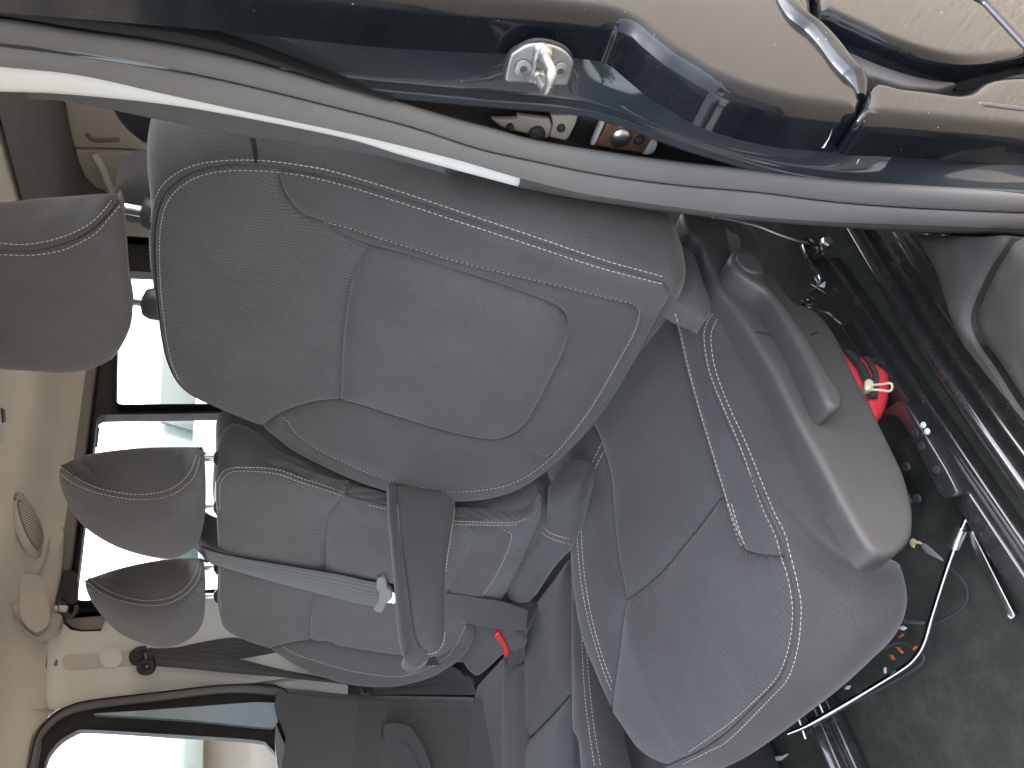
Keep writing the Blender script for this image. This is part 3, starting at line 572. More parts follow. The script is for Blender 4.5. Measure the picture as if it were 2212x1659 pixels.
sweep('bright_edge', RD.at(cr(K(7, (480, 1352), (700, 1345), (1000, 1368), (1300, 1410), (1640, 1445), (1735, 1480))), .012), circ(.0035, 8), M_['rubber'], rd, ref=(1, 0, 0))
mk('window_pane', [(-.945, a, z) for a, z in ((.75, .9), (-.8, .9), (-.8, 1.75), (.75, 1.75))], [[0, 1, 2, 3]], M_['glass'], rd, smooth=False)
box('inner_skin', (-.985, -.85, .3), (-.955, .80, 1.0), M_['black'], rd, .004); box('top_frame', (-.985, -.85, 1.70), (-.955, .80, 1.80), M_['headliner'], rd, .004)
DC = Surf((-.90, .4, 1.0), (0, -1, 0), (0, 0, 1))
card = K(7, (1745, 1222), (1900, 1232), (2186, 1262))+K(8, (400, 1268), (860, 1275), (990, 1290), (1000, 1900), (-240, 1900), (-330, 1500), (-385, 1330))
panel('door_card', cr(card, 2, True), DC, M_['door'], rd, rnd=.010, step=.015, estep=.01, depth=.03)
DC2 = Surf((-.888, .4, 1.0), (0, -1, 0), (0, 0, 1))
panel('card_shelf', K(7, (1740, 1400), (1850, 1660), (1900, 1900), (1800, 1900), (1745, 1640), (1735, 1500)), DC2, M_['greytrim'], rd, rnd=.006, step=.012, estep=.01, depth=.02)
panel('card_band', K(8, (130, 1278), (290, 1284), (275, 1420), (262, 1900), (60, 1900), (100, 1500)), DC2, M_['doorlow'], rd, rnd=.010, step=.012, estep=.01, depth=.02)
panel('lower_card', K(8, (300, 1284), (850, 1290), (830, 1420), (800, 1900), (640, 1900), (560, 1590), (500, 1460), (440, 1405), (300, 1400)), DC2, M_['doorlow'], rd, rnd=.008, step=.012, estep=.01, depth=.02)
panel('door_pull', cr(K(8, (292, 1412), (430, 1420), (480, 1480), (530, 1560), (600, 1760), (560, 1760), (470, 1580), (430, 1520), (400, 1500), (292, 1495)), 3, True), Surf((-.87, .4, 1.0), (0, -1, 0), (0, 0, 1)), M_['door'], rd, rnd=.010, step=.008, estep=.006, depth=.03)
# ================================================================== roof handle bracket
gh = empty('roof_handle', tuple(P(80, 1270, 'X', -.86)), 'beige moulded roof handle bracket with dark clip above the right pillar', 'grab handle')
GH = Surf((-.86, .9, 1.75), unit((.25, -1, 0)), (0, 0, 1))
body = K(7, (95, 365), (130, 375), (160, 440), (240, 450), (275, 400), (310, 260), (330, 180), (360, 160), (400, 165), (410, 200), (405, 300), (385, 480), (345, 640), (345, 700), (395, 725), (370, 810), (310, 835), (240, 858), (140, 780), (70, 660), (65, 610), (45, 580), (75, 500))
panel('bracket', cr(body, 3, True), GH, M_['beige2'], gh, rnd=.016, step=.007, estep=.006, depth=.06, back=(-1, .2, .1))
panel('face_plate', cr(K(7, (150, 470), (270, 490), (300, 600), (320, 700), (310, 780), (230, 830), (150, 760), (130, 650)), 3, True), Surf(GH.o+GH.n*.004, GH.a, GH.b), M_['beige2'], gh, rnd=.008, step=.007, estep=.006, depth=.01)
panel('dark_recess', cr(K(7, (410, 440), (490, 450), (500, 560), (485, 640), (440, 640), (400, 600), (385, 560)), 3, True), Surf((XR+.035, .9, 1.7), (0, -1, 0), (0, 0, 1)), M_['black'], gh, rnd=.004, step=.008, estep=.006, depth=.02)
tube('clip', [P(*K(7, q)[0], 'X', -.89) for q in ((410, 615), (400, 650), (415, 690), (450, 700), (478, 670), (480, 635))], .006, M_['rubberdark'], gh, ref=(1, 0, 0))
tube('clip_pin', [P(*K(7, q)[0], 'X', -.88) for q in ((345, 655), (380, 650), (425, 655))], .008, M_['beige'], gh, ref=(0, 0, 1))
sweep('cable_trim', [P(*K(7, q)[0], 'X', -.93) for q in ((385, 700), (400, 745), (450, 785), (520, 800), (640, 795))], circ(.006, 8), M_['black'], gh, ref=(1, 0, 0))
# ================================================================== the driver's seat
LEAN = (0, .33, .944)
def fbh(s, t):                                    # side bolsters stand forward, lumbar bulges
    s = np.asarray(s, float); t = np.asarray(t, float); k = .35+.65*sst(.62, .30, t)
    return .034*np.minimum(1.5, (np.abs(s)/.21)**2.2)*k+.012*np.exp(-((t-.25)/.16)**2)
FB = Surf((.355, .605, .68), (1, 0, 0), LEAN, fbh)
seat = empty('front_seat', (.36, .40, .50), 'nearest charcoal fabric seat with pale stitching, plastic recline lever and armrest', 'car seat', 'fabric seats in the van')
s_near = cr([(1436, 612), (1300, 570), (1150, 520), (1000, 470), (850, 421), (730, 387), (600, 362)])
s_top = cr([(600, 362), (545, 357), (490, 357), (430, 367), (385, 389), (352, 425), (338, 470), (333, 530), (336, 610), (343, 683), (350, 735), (362, 785), (385, 830), (422, 860), (497, 895), (566, 922)])
c_ab = cr([(600, 362), (606, 398), (622, 430), (648, 460), (690, 477)])
c_in = cr([(690, 477), (750, 492), (850, 524), (1000, 568), (1200, 616), (1330, 648), (1368, 658), (1381, 680), (1372, 716), (1340, 775), (1290, 862), (1240, 933), (1180, 998), (1110, 1043), (1020, 1061), (930, 1059), (840, 1038), (740, 998), (650, 946), (608, 893)])
c_ad = cr([(795, 530), (772, 575), (757, 620), (746, 680), (739, 760), (737, 820), (735, 865)])
c_d = cr([(795, 530), (850, 543), (950, 573), (1050, 605), (1140, 636), (1198, 660), (1223, 685), (1228, 715), (1217, 760), (1190, 815), (1150, 893), (1125, 928), (1095, 946), (1060, 952), (1000, 943), (930, 925), (850, 900), (790, 880), (735, 865)])
c_ae = cr([(735, 865), (690, 868), (645, 880), (608, 893), (585, 908), (566, 922)])
c_bot = cr([(1436, 612), (1446, 640), (1420, 692), (1370, 782), (1330, 850), (1290, 910), (1240, 966), (1190, 1013), (1120, 1060), (1050, 1079), (950, 1083), (840, 1062), (747, 1030), (640, 978), (593, 943), (566, 922)])
c_a2 = cr([(690, 477), (740, 506), (795, 530)])
ae_tip = c_ae[:25]; ae_end = c_ae[24:]
# side wrap: runs back from the piping seam, all round
peri = np.vstack([s_near[:-1], s_top[:-1], c_bot[::-1][:-1]])
pst = resample(FB.sts(peri), n=260, closed=True)
tn = np.roll(pst, -2, 0)-np.roll(pst, 2, 0); tn /= np.linalg.norm(tn, axis=1)[:, None]; nm = np.stack([tn[:, 1], -tn[:, 0]], 1)
if np.sum(nm*(pst-pst.mean(0))) < 0: nm = -nm
wdt = .004+.032*sst(.08, .17, pst[:, 0])+.012*sst(.55, .64, pst[:, 1])*sst(-.12, 0, pst[:, 0])
def rim(k, z, kk=1.0):
    q = pst+nm*(wdt*k)[:, None]; p = FB.pos(q[:, 0], q[:, 1], -z*.35); p[:, 1] += z*.93; return p
rows = [rim(0, .001), rim(.34, .004), rim(.8, .03), rim(1, .07), rim(.9, .115), rim(.3, .15), rim(-2.5, .155)]
backrest = loft('backrest', [np.vstack([r]) for r in rows], M_['side'], seat, nu=260, nv=4, closed=True, flip=False, cap=False)
pA = panel('upper_panel', out(s_top, ae_end[::-1], ae_tip[::-1], c_ad[::-1], c_a2[::-1], c_ab[::-1]), FB, M_['rib'], backrest, puff=.006, w=.012)
pD = panel('lumbar_panel', out(c_d, c_ad[::-1]), FB, M_['insert'], backrest, puff=.020, w=.030)
pC = panel('panel_surround', out(c_in, ae_tip[::-1][:25], c_d[::-1], c_a2[::-1]), FB, M_['twill'], backrest, puff=.010, w=.016,
           relief=lambda s, t: -.005*np.exp(-(dist(np.stack([s, t], 1), FB.sts(cr([(1095, 946), (1130, 955), (1165, 985), (1215, 990)])), False)/.006)**2))
pB = panel('side_bolster', out(s_near[::-1], c_bot, ae_end[::-1], c_in[::-1], c_ab[::-1]), FB, M_['twill'], backrest, puff=.010, w=.012)
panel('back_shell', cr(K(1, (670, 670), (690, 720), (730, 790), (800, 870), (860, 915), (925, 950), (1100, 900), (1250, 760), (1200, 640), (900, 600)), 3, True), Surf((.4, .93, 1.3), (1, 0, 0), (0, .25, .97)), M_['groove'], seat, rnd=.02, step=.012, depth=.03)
#loft('back_shell', [FB.pos(pst[:, 0]*k, pst[:, 1]*1.0+(1-k)*.0, -.05)+np.array([0, y, 0]) for k, y in ((.93, .08), (.96, .11), (.9, .15), (.5, .175), (.05, .18))], M_['side'], seat, nu=120, nv=3, closed=True)
# ---- cushion
def fch(s, t):
    s = np.asarray(s, float); t = np.asarray(t, float)
    return .020*np.minimum(1.4, (np.abs(s)/.2)**2.2)*sst(-.30, -.1, t)-.22*np.maximum(0, -.02-t)**1.6
FC = Surf((.34, .36, .685), (1, 0, 0), (0, 1, 0), fch)
k_near1 = K(6, (300, 340), (215, 400), (172, 470), (155, 570), (190, 780), (270, 990), (385, 1250), (560, 1655))[:-1]+K(9, (560, 0), (640, 180), (690, 335), (725, 460), (748, 600), (748, 700), (740, 835), (702, 990), (640, 1110), (525, 1235), (330, 1425), (170, 1540), (0, 1620))
k_near = cr(k_near1+[(1440, 1656)])
k_dash = cr(K(6, (-60, 330), (0, 520), (55, 760), (125, 1020), (200, 1270), (300, 1600))+K(9, (330, 60), (360, 150), (410, 262), (440, 292)))
k_cross = cr([(1353, 1297), (1390, 1270), (1432, 1232), (1475, 1180), (1520, 1125), (1553, 1080)])
k_far = cr(K(5, (1560, 1000), (1640, 1150), (1690, 1280), (1735, 1450), (1750, 1640))+K(8, (1762, 200), (1790, 400), (1830, 600)))
k_farf = cr([(1353, 1297), (1346, 1340), (1336, 1420), (1325, 1500), (1322, 1540)])
k_sil = cr(K(5, (1330, 1400), (1370, 1520))+K(8, (1475, 60), (1476, 250), (1482, 420), (1500, 560), (1540, 800), (1600, 980), (1740, 1300), (1780, 1368)))
k_sil2 = cr(K(8, (1780, 1368), (1820, 1430), (1900, 1540), (2000, 1612), (2080, 1640))+[(1440, 1656)])
k_tip = K(9, (440, 292), (520, 312), (600, 320), (684, 320))
# split k_near where the front line meets it, and k_dash where the cross seam meets it
n_a, n_b = split(k_near, k_tip[-1]); d_a, d_b = split(k_dash, (1553, 1080))
k_far_full = k_far
back_l = [(1440, 560), (1380, 640)]
# side and front face of the cushion
low = cr(K(6, (345, 400), (470, 610), (600, 860), (760, 1160), (930, 1480))+K(9, (1080, 120), (1230, 290), (1345, 330), (1420, 540), (1412, 700), (1370, 800), (1300, 900), (1100, 1080), (900, 1232), (700, 1372), (500, 1500), (300, 1582), (150, 1622), (0, 1652))+[(1440, 1658)])
top3 = FC.at(k_near, .002); nT = 150; top3 = resample(top3, n=nT)
low2 = resample(low, n=nT)
lowfrac = np.linspace(0, 1, nT)
low3 = np.array([P(x, y, 'Z', .545+.045*f) for (x, y), f in zip(low2, lowfrac)])
low3 = np.array([P(x, y, 'X', .576) if y < 1205 else l for (x, y), l in zip(low2, low3)])
for _ in range(10): low3[1:-1] = (low3[:-2]+low3[1:-1]*2+low3[2:])/4
outw = np.array([unit(np.array([d[1], -d[0], 0])) for d in np.gradient(top3, axis=0)])
if np.mean(outw[:40, 0]) < 0: outw = -outw
m1 = top3*.93+low3*.07+outw*.010; m2 = top3*.55+low3*.45+outw*.022; m1[:, 2] += .002
under = low3-outw*.02-np.array([0, 0, .012]); under2 = low3-outw*.12-np.array([0, 0, .015])
cushion = loft('cushion', [top3, m1, m2, low3, under, under2], M_['side'], seat, nu=nT, nv=6)
panel('rear_insert', out(k_cross, d_a[::-1], [(1330, 560), (1150, 800), (1160, 930)], k_far_full), FC, M_['insertc'], cushion, puff=.008, w=.016)
panel('front_panel', out(k_cross, d_b, k_tip, n_b, k_sil2[::-1], [tuple(k_sil2[0])], k_farf[::-1][:1], k_farf[::-1]), FC, M_['ribc'], cushion, puff=.009, w=.016)
panel('cushion_bolster', out(d_a, d_b, k_tip, n_a[::-1]), FC, M_['twill'], cushion, puff=.009, w=.012)
panel('inner_bolster', out(k_far, k_farf, [tuple(k_sil2[0])], k_sil[::-1], [(1210, 960), (1170, 930)]), FC, M_['twill'], cushion, puff=.012, w=.02, depth=.10)
panel('cushion_corner', out(K(3, (0, 1500), (40, 1440), (90, 1410), (130, 1480))+K(6, (140, 60), (205, 235), (290, 345), (215, 385), (172, 460), (120, 430), (0, 380), (-60, 330), (-95, 230), (-80, 160))), plane('X', .575), M_['twill'], cushion, puff=.016, w=.03)
# ---- plastic side cover with the recline lever
rec = K(6, (150, 60), (215, 215), (300, 340), (430, 540), (570, 770), (700, 985), (770, 1060), (860, 1100), (1050, 1140), (1250, 1155), (1300, 1135), (1220, 970), (1140, 830), (1050, 650), (970, 510), (890, 410), (735, 340), (630, 200), (560, 60), (520, -300), (100, -400), (60, -200))
SCV = Surf((.603, .4, .66), (0, 1, 0), (0, 0, 1))
recst = resample(cr(SCV.sts(rec), 4, True), n=150, closed=True)
def recess(s, t):
    p = np.stack([s, t], 1); d = dist(p, recst)*np.where(inside(p, recst), 1, -1); return .013*(1-sst(-.010, .006, d))*(1-sst(-.02, .01, -t+.635+.25*(.40-s)))+0*d
cover_o = K(3, (30, 1340), (160, 1372), (300, 1400), (430, 1440), (500, 1510), (560, 1645))+K(6, (640, 200), (740, 332), (800, 352), (895, 405), (975, 500), (1055, 640), (1145, 835), (1230, 985), (1300, 1135), (1380, 1300), (1445, 1440), (1490, 1610))+K(9, (1496, 60), (1490, 180), (1450, 250), (1380, 304), (1320, 318), (1260, 313), (1215, 275), (1170, 210), (1110, 110), (1045, -5))+K(6, (1045, 1625), (900, 1345), (745, 1065), (615, 800), (475, 560), (350, 372), (280, 285), (238, 225), (200, 120), (150, -30))+K(3, (70, 1480))
cover = panel('side_cover', cr(cover_o, 4, True), SCV, M_['plastic'], seat, rnd=.007, step=.006, depth=.026, relief=recess, back=(-1, 0, -.1))
lev_o = K(6, (335, 50), (370, -8), (430, -18), (500, 28), (545, 85), (562, 140), (556, 195), (612, 265), (702, 375), (832, 560), (962, 785), (1042, 895), (1058, 940), (1052, 985), (1018, 1012), (972, 1004), (935, 955), (885, 850), (800, 655), (700, 485), (612, 345), (555, 270), (480, 222), (395, 160), (345, 105))
lever = panel('recline_lever', cr(lev_o, 5, True), Surf((.634, .4, .66), (0, 1, 0), (0, 0, 1)), M_['lever'], cover, rnd=.007, step=.004, depth=.026, back=(-1, 0, 0))
panel('lever_pivot_cap', cr(K(6, (372, 55), (395, 18), (440, 8), (495, 45), (532, 95), (545, 140), (515, 158), (450, 142), (395, 100)), 5, True), Surf((.6365, .4, .66), (0, 1, 0), (0, 0, 1)), M_['lever'], cover, rnd=.003, step=.004, depth=.008, back=(-1, 0, 0))
for a in (K(6, (490, 535), (540, 540), (620, 572)), K(6, (835, 552), (860, 545), (885, 535))):
    sweep('scratch_mark', SCV.at(cr(a), .0012), [(.0012, 0), (0, .0006), (-.0012, 0)], M_['groove'], cover, ref=(1, 0, 0))
# ---- headrest
HR = Surf((.36, .80, 1.45), (1, 0, 0), (0, .20, .98), lambda s, t: -.9*np.maximum(0, np.abs(np.asarray(s))-.02)**2-1.3*np.maximum(0, -.02-np.asarray(t))**2)
h_seam = cr([(-260, 500), (-120, 540), (0, 539), (60, 540), (130, 527), (190, 500), (232, 462), (256, 432)])
h_low = cr([(256, 432), (265, 470), (270, 540), (275, 600), (281, 640), (285, 672), (280, 710), (262, 750), (240, 778), (200, 799), (140, 807), (60, 802), (0, 797), (-120, 770), (-260, 700)])
h_side = cr([(256, 432), (240, 427), (180, 425), (90, 428), (0, 437), (-120, 430), (-260, 400)])
head = panel('headrest', out(h_seam[:-1], h_low), HR, M_['insert'], seat, puff=.012, w=.02, depth=.03, back=(-.3, 1, .05))
hs3 = HR.at(h_seam, .001); hq = resample(h_side[::-1], n=len(hs3)); he = np.array([P(x, y, 'Y', hs3[i][1]+.004+.10*float(sst(0, .22, 1-i/(len(hs3)-1)))) for i, (x, y) in enumerate(hq)])
mid = (hs3+he)/2+np.array([.012, -.006, 0]); bk = he+np.array([-.08, .02, 0])
side_h = loft('headrest_side', [hs3, hs3*.92+he*.08+np.array([.006, -.002, 0]), mid, he, bk], M_['side'], head, nu=80, nv=5)
for px, py in ((285, 492), (300, 686)):
    c0 = FB.at([(314, py)], -.03)[0]; dd = unit((0, .2, .98))
    sweep('headrest_post', [c0-dd*.05, c0+dd*.06], circ(.0072, 12), M_['steel'], head, ref=(1, 0, 0))
    gd = lathe('post_guide', [(0, .014), (.010, .014), (.020, .010), (.024, 0), (.024, -.03)], c0+dd*.002, dd, M_['guide'], head)
# ---- armrest on the seat's inner side
AX = .075
ar_c = K(8, (330, -130), (338, 100), (355, 260), (382, 600), (395, 760), (413, 900), (440, 972), (472, 1001), (512, 1005))
ar_s = K(8, (372, -130), (384, 60), (402, 220), (436, 450), (462, 650), (478, 770), (495, 845), (528, 905), (578, 938))
ar_r = K(8, (578, 938), (630, 925), (663, 885), (680, 830), (684, 720), (690, 400), (712, 240), (740, 80), (755, -130))
AS = Surf((AX, .5, 1.0), (0, 1, 0), (0, 0, 1))
arm = panel('armrest', out(cr(ar_s)[:-1], cr(ar_r)), AS, M_['twill'], seat, puff=.008, w=.012, depth=.055, back=(-1, 0, 0), taper=.08)
a3 = resample(AS.at(cr(ar_s), .001), n=60); t3 = np.array([P(x, y, 'X', AX-.045) for x, y in resample(cr(ar_c), n=60)])
loft('armrest_top', [a3, a3*.85+t3*.15+np.array([0, 0, .004]), (a3+t3)/2+np.array([.0, 0, .008]), t3, t3-np.array([.02, 0, .05])], M_['side'], arm, nu=60, nv=4)
panel('armrest_end', cr(K(8, (430, 950), (468, 998), (510, 1006), (590, 946), (570, 900), (480, 870)), 3, True), Surf((AX-.006, .5, 1.0), (0, 1, 0), (0, 0, 1)), M_['side'], arm, puff=.003, w=.01, step=.008, estep=.005, depth=.03, back=(-1, 0, 0))
# ---- stitching
tr = bvh(pA, pB, pC, pD, backrest)
sh = lambda c, dx, dy: [(x+dx, y+dy) for x, y in c]
so_ = cr([(1428, 596), (1300, 560), (1150, 509), (1000, 459), (850, 409), (730, 373), (640, 355), (560, 346), (490, 346), (425, 355), (375, 378), (342, 414), (328, 465), (325, 530), (329, 610), (337, 690), (346, 745), (358, 790), (378, 828), (412, 856), (497, 897)])[::3]
si_ = cr([(1425, 612), (1300, 580), (1150, 531), (1000, 482), (850, 433), (730, 397), (640, 377), (560, 369), (490, 369), (437, 379), (395, 400), (364, 433), (350, 475), (345, 530), (347, 610), (354, 683), (361, 735), (372, 785), (389, 824)])[::3]
stitch('stitching', [so_, si_, [tuple(p) for p in c_in[2::4]]+[(606, 900)]], tr, M_['thread'], backrest)
g3, gn = drape(resample(cr([(544, 284), (549, 310), (556, 350)]), n=20), tr, .0004)
if len(g3) > 3: sweep('side_seam', g3, circ(.0035, 6, .0012), M_['groove'], backrest, ref=(1, -.3, 0))
tc_ = bvh(*[o for o in cushion.children], cushion)
st1 = cr(K(6, (300, 372), (230, 412), (183, 480), (168, 580), (203, 780), (283, 990), (400, 1265), (545, 1640))[:-1]+K(9, (528, 0), (610, 180), (655, 330), (690, 440), (714, 560), (724, 680), (710, 840), (670, 990), (605, 1110), (470, 1245), (330, 1370), (180, 1478), (20, 1590)))[::3]
st2 = cr(K(6, (320, 408), (255, 445), (218, 520), (212, 600), (240, 770), (325, 1000), (440, 1250), (600, 1640))[:-1]+K(9, (590, 0), (675, 180), (720, 345), (758, 500), (778, 640), (768, 830), (735, 990), (682, 1110), (580, 1222), (330, 1472), (180, 1560), (20, 1640)))[::3]
stitch('stitching', [st1, st2, [tuple(p) for p in sh(k_dash, 5, 0)[::4]][1:-3],
    K(9, (318, 0), (345, 110), (380, 215), (412, 272)), K(9, (345, 0), (372, 100), (405, 200), (440, 285)),
    K(8, (1524, 0), (1520, 200), (1540, 450), (1580, 680), (1640, 900), (1690, 1060), (1740, 1180)), K(8, (1550, 0), (1547, 200), (1566, 440), (1605, 680), (1660, 890), (1705, 1030), (1744, 1130)),
    K(5, (1676, 1243), (1600, 1400), (1552, 1540), (1532, 1655)), K(5, (1694, 1285), (1625, 1420), (1578, 1550), (1556, 1655))], tc_, M_['thread'], cushion)
th = bvh(head, side_h)
stitch('stitching', [[(0, 526), (60, 528), (130, 514), (188, 488), (222, 458), (244, 428)], [(0, 550), (70, 551), (140, 539), (205, 505), (245, 460), (262, 440)], [(0, 798), (60, 800), (140, 805), (198, 797), (236, 778), (256, 752)]], th, M_['thread'], head)
stitch('stitching', [K(8, (384, 0), (402, 200), (436, 450), (462, 650), (478, 770), (495, 845), (528, 905), (578, 936), (630, 920), (660, 885), (676, 830), (681, 720), (687, 400), (709, 240), (745, 0))], bvh(arm), M_['thread'], arm, pitch=.0055, length=.004)
# ================================================================== passenger bench
bench = empty('bench_seat', (-.35, .40, .48), 'two-place charcoal passenger bench with pale stitching beyond the driver armrest', 'car seat', 'fabric seats in the van')
def rbh(s, t):
    s = np.asarray(s, float); t = np.asarray(t, float); return .010*np.exp(-((t-.25)/.16)**2)
RB = Surf((-.35, .525, .66), (1, 0, 0), LEAN, rbh)
b1_o = cr(K(4, (1362, 1659), (1362, 1500), (1385, 1430), (1450, 1398), (1560, 1400), (1700, 1408), (1800, 1430), (1900, 1470), (2193, 1565)), 5)
b1_o = out(b1_o, cr([(747, 1071), (800, 1083), (850, 1094), (960, 1118), (1080, 1124), (1140, 1112), (1165, 1090)], 5))
b1_t = cr(K(7, (1362, 0), (1366, 140), (1375, 290)), 4)
b_gap = cr([(474, 1202), (520, 1213), (600, 1226), (700, 1238), (780, 1250), (860, 1263), (950, 1280), (1050, 1297), (1080, 1300)], 5)
b1_arc = cr([(747, 1062), (727, 1092), (712, 1115), (705, 1150), (703, 1190), (702, 1232)], 5)
# two panels of the near place: ribbed upper and lower, then the plain foot
g_a, g_b = split(b_gap, (702, 1232)); o_a, o_b = split(np.array(b1_o), (747, 1066))
bback = panel('backrest', out(cr(K(4, (1362, 1659), (1362, 1500), (1385, 1430), (1450, 1398), (1560, 1400), (1700, 1408), (1800, 1430), (1900, 1470), (2193, 1565)), 3)[:-1], [(850, 1094), (1000, 1120), (1165, 1090), (1200, 1130), (1190, 1250), (1080, 1330), (1030, 1440)], cr(K(8, (700, 1000), (600, 1085), (400, 1138), (200, 1142), (0, 1105))+K(7, (1900, 1020), (1720, 905), (1550, 850), (1430, 785), (1390, 715), (1372, 560), (1362, 390)), 3), cr(K(7, (1362, 290), (1362, 140)), 3)), Surf(RB.o-RB.n*.012, RB.a, RB.b, rbh), M_['side'], bench, rnd=.02, step=.02, estep=.012, depth=.11, back=(0, 1, .05))
q_lo = cr(K(8, (845, 150), (848, 200), (810, 330), (730, 450), (700, 500)), 4)
r1 = panel('upper_panel', out(o_a[:-1], b1_arc, g_a[::-1], b1_t[::-1]), RB, M_['rib'], bback, puff=.008, w=.012)
r2 = panel('lower_panel', out([(750, 1068)], o_b[1:], [(1168, 1120)], cr([(1120, 1230), (1085, 1298)], 4), b_gap[::-1][1:][:len(b_gap)-1-len(g_a)+1], b1_arc[::-1][1:-1]), RB, M_['rib'], bback, puff=.010, w=.014)
foot = panel('lower_pad', cr(K(8, (836, 145), (900, 140), (1060, 152), (1095, 165), (1106, 195), (1090, 260), (1050, 350), (1000, 450), (950, 530), (900, 592), (800, 585), (700, 560), (700, 500), (760, 420), (810, 320), (845, 210)), 4, True), Surf(RB.o+RB.n*.009, RB.a, RB.b, rbh), M_['twill'], bback, puff=.006, w=.012)
# the far place
f_o = cr(K(7, (1375, 390), (1368, 560), (1385, 700), (1420, 780), (1550, 850), (1710, 903)), 5)
f_arc = cr(K(7, (2030, 530), (2005, 570), (1978, 640), (1962, 720), (1958, 850)), 5)
f_ae = cr(K(7, (1958, 850), (1880, 858), (1780, 880), (1710, 903)), 4)
gf = cr([(474, 1216), (520, 1226), (600, 1239), (692, 1256)], 4)
gf2 = cr([(692, 1256), (780, 1268), (860, 1280), (950, 1298), (1035, 1315)], 4)
r3 = panel('upper_panel', out(gf, f_arc[1:], f_ae, f_o[::-1]), RB, M_['insert'], bback, puff=.008, w=.012)
f_st = cr(K(7, (1775, 880), (1900, 950), (2186, 1035))+K(8, (100, 1045), (250, 1070), (400, 1078), (560, 1035), (700, 950), (780, 830), (812, 755), (800, 738), (700, 733)), 5)
r4 = panel('lower_panel', out(gf2, [(1010, 1340)], cr(K(8, (812, 760), (780, 830), (740, 900), (600, 960), (300, 930), (0, 880))+K(7, (2090, 858), (1958, 850)), 4), f_arc[::-1][1:-1]), RB, M_['insert'], bback, puff=.010, w=.014)
r5 = panel('outer_bolster', out(f_ae[::-1], cr(K(7, (1958, 850), (2090, 858))+K(8, (0, 880), (300, 930), (600, 960), (740, 900), (780, 830), (812, 760)), 4)[1:], cr(K(8, (850, 760), (860, 850), (800, 960), (700, 1030), (600, 1085), (400, 1138), (200, 1142), (0, 1108))+K(7, (1900, 1022), (1715, 908)), 4)), RB, M_['twill'], bback, puff=.012, w=.016)
# outer side of the near place, running back towards the driver seat
sp = resample(np.array([RB.at([q], .001)[0] for q in b1_o[:60]]), n=70)
sq_ = cr([(466, 1040), (470, 985), (480, 945), (500, 915), (540, 925), (600, 955), (700, 1010), (760, 1040), (840, 1070), (960, 1100), (1165, 1060)], 5)
sback = np.array([P(x, y, 'Y', .525+.33*(1.32-.66)*(1-(x-470)/1100.)+.10) for x, y in resample(sq_, n=70)])
bside = loft('backrest_side', [sp, sp*.9+sback*.1+np.array([.012, -.004, 0]), sp*.5+sback*.5+np.array([.028, 0, .004]), sback, sback+np.array([-.08, .02, -.02])], M_['side'], bback, nu=70, nv=4)
# belt mouth on the shoulder of the bench
panel('belt_guide', cr(K(7, (1215, 255), (1245, 215), (1330, 270), (1400, 300), (1500, 330), (1395, 392), (1330, 360), (1260, 310)), 3, True), Surf(RB.o+RB.n*.012, RB.a, RB.b), M_['rubberdark'], bback, rnd=.006, step=.008, estep=.005, depth=.07, back=(0, 1, .1))
# cushions
CB = Surf((-.35, .3, .655), (1, 0, 0), (0, 1, 0), lambda s, t: -.15*np.maximum(0, -.12-np.asarray(t))**1.6)
CB2 = Surf((-.35, .3, .645), (1, 0, 0), (0, 1, 0))
roll = lambda name, a, b, r, m: sweep(name, [a, a*.98+b*.02, a*.85+b*.15, a*.5+b*.5, a*.15+b*.85, a*.02+b*.98, b], circ(1, 22), m, bench, ref=(0, 0, 1), scale=lambda f: r*(1 if .1 < f < .9 else (.94 if .01 < f < .99 else .74)))
c1, c2 = P(*K(8, (1400, 180))[0], 'Y', .53), P(*K(8, (1100, 640))[0], 'Y', .53)
bcu = panel('cushion', out(K(8, (1488, -100), (1488, 1160)), K(8, (1480, 1560), (1480, 1900), (900, 1900), (815, 1659), (850, 1350), (885, 1130), (1000, 1000), (1190, 760), (1215, 660), (1474, 330))), CB2, M_['side'], bench, rnd=.012, step=.015, estep=.01, depth=.14, back=(0, -.1, -1))
kb = panel('back_roll', cr(K(8, (1310, -40), (1285, 60), (1270, 120), (1230, 200), (1130, 340), (1050, 440), (1022, 530), (1040, 600), (1110, 645), (1205, 662), (1260, 590), (1350, 460), (1474, 330), (1530, 150), (1500, -40)), 4, True), Surf((-.35, .50, .70), (1, 0, 0), unit((0, .6, .8))), M_['twill'], bench, rnd=.035, step=.010, depth=.05)
panel('back_roll', cr(K(8, (880, 700), (960, 760), (1060, 780), (1180, 860), (1030, 1000), (890, 1118), (830, 1085), (770, 1020), (752, 960), (800, 870), (850, 790)), 4, True), Surf((-.35, .50, .69), (1, 0, 0), unit((0, .6, .8))), M_['twill'], bench, rnd=.035, step=.010, depth=.05)
cm1 = panel('rear_insert', cr(K(8, (1478, 350), (1480, 760), (1478, 1160), (1462, 1195), (1330, 1340), (1230, 1445), (1195, 1475), (1180, 1400), (1178, 1100), (1192, 800), (1215, 665), (1280, 580), (1380, 450)), 3, True), CB, M_['insertc'], bcu, puff=.012, w=.02)
cm2 = panel('front_panel', out(K(8, (1478, 1180), (1470, 1205), (1335, 1352), (1232, 1455), (1192, 1482), (1186, 1560), (1180, 1900), (1478, 1900))), CB, M_['ribc'], bcu, puff=.014, w=.02)
cm3 = panel('inner_bolster', out(cr(K(8, (1486, 300), (1486, 900), (1492, 1400), (1530, 1500), (1560, 1900)), 4), cr(K(8, (1740, 1900), (1650, 1500), (1600, 1150), (1560, 850), (1530, 500), (1520, 300)), 4)), CB, M_['twill'], bcu, puff=.014, w=.02, depth=.12)
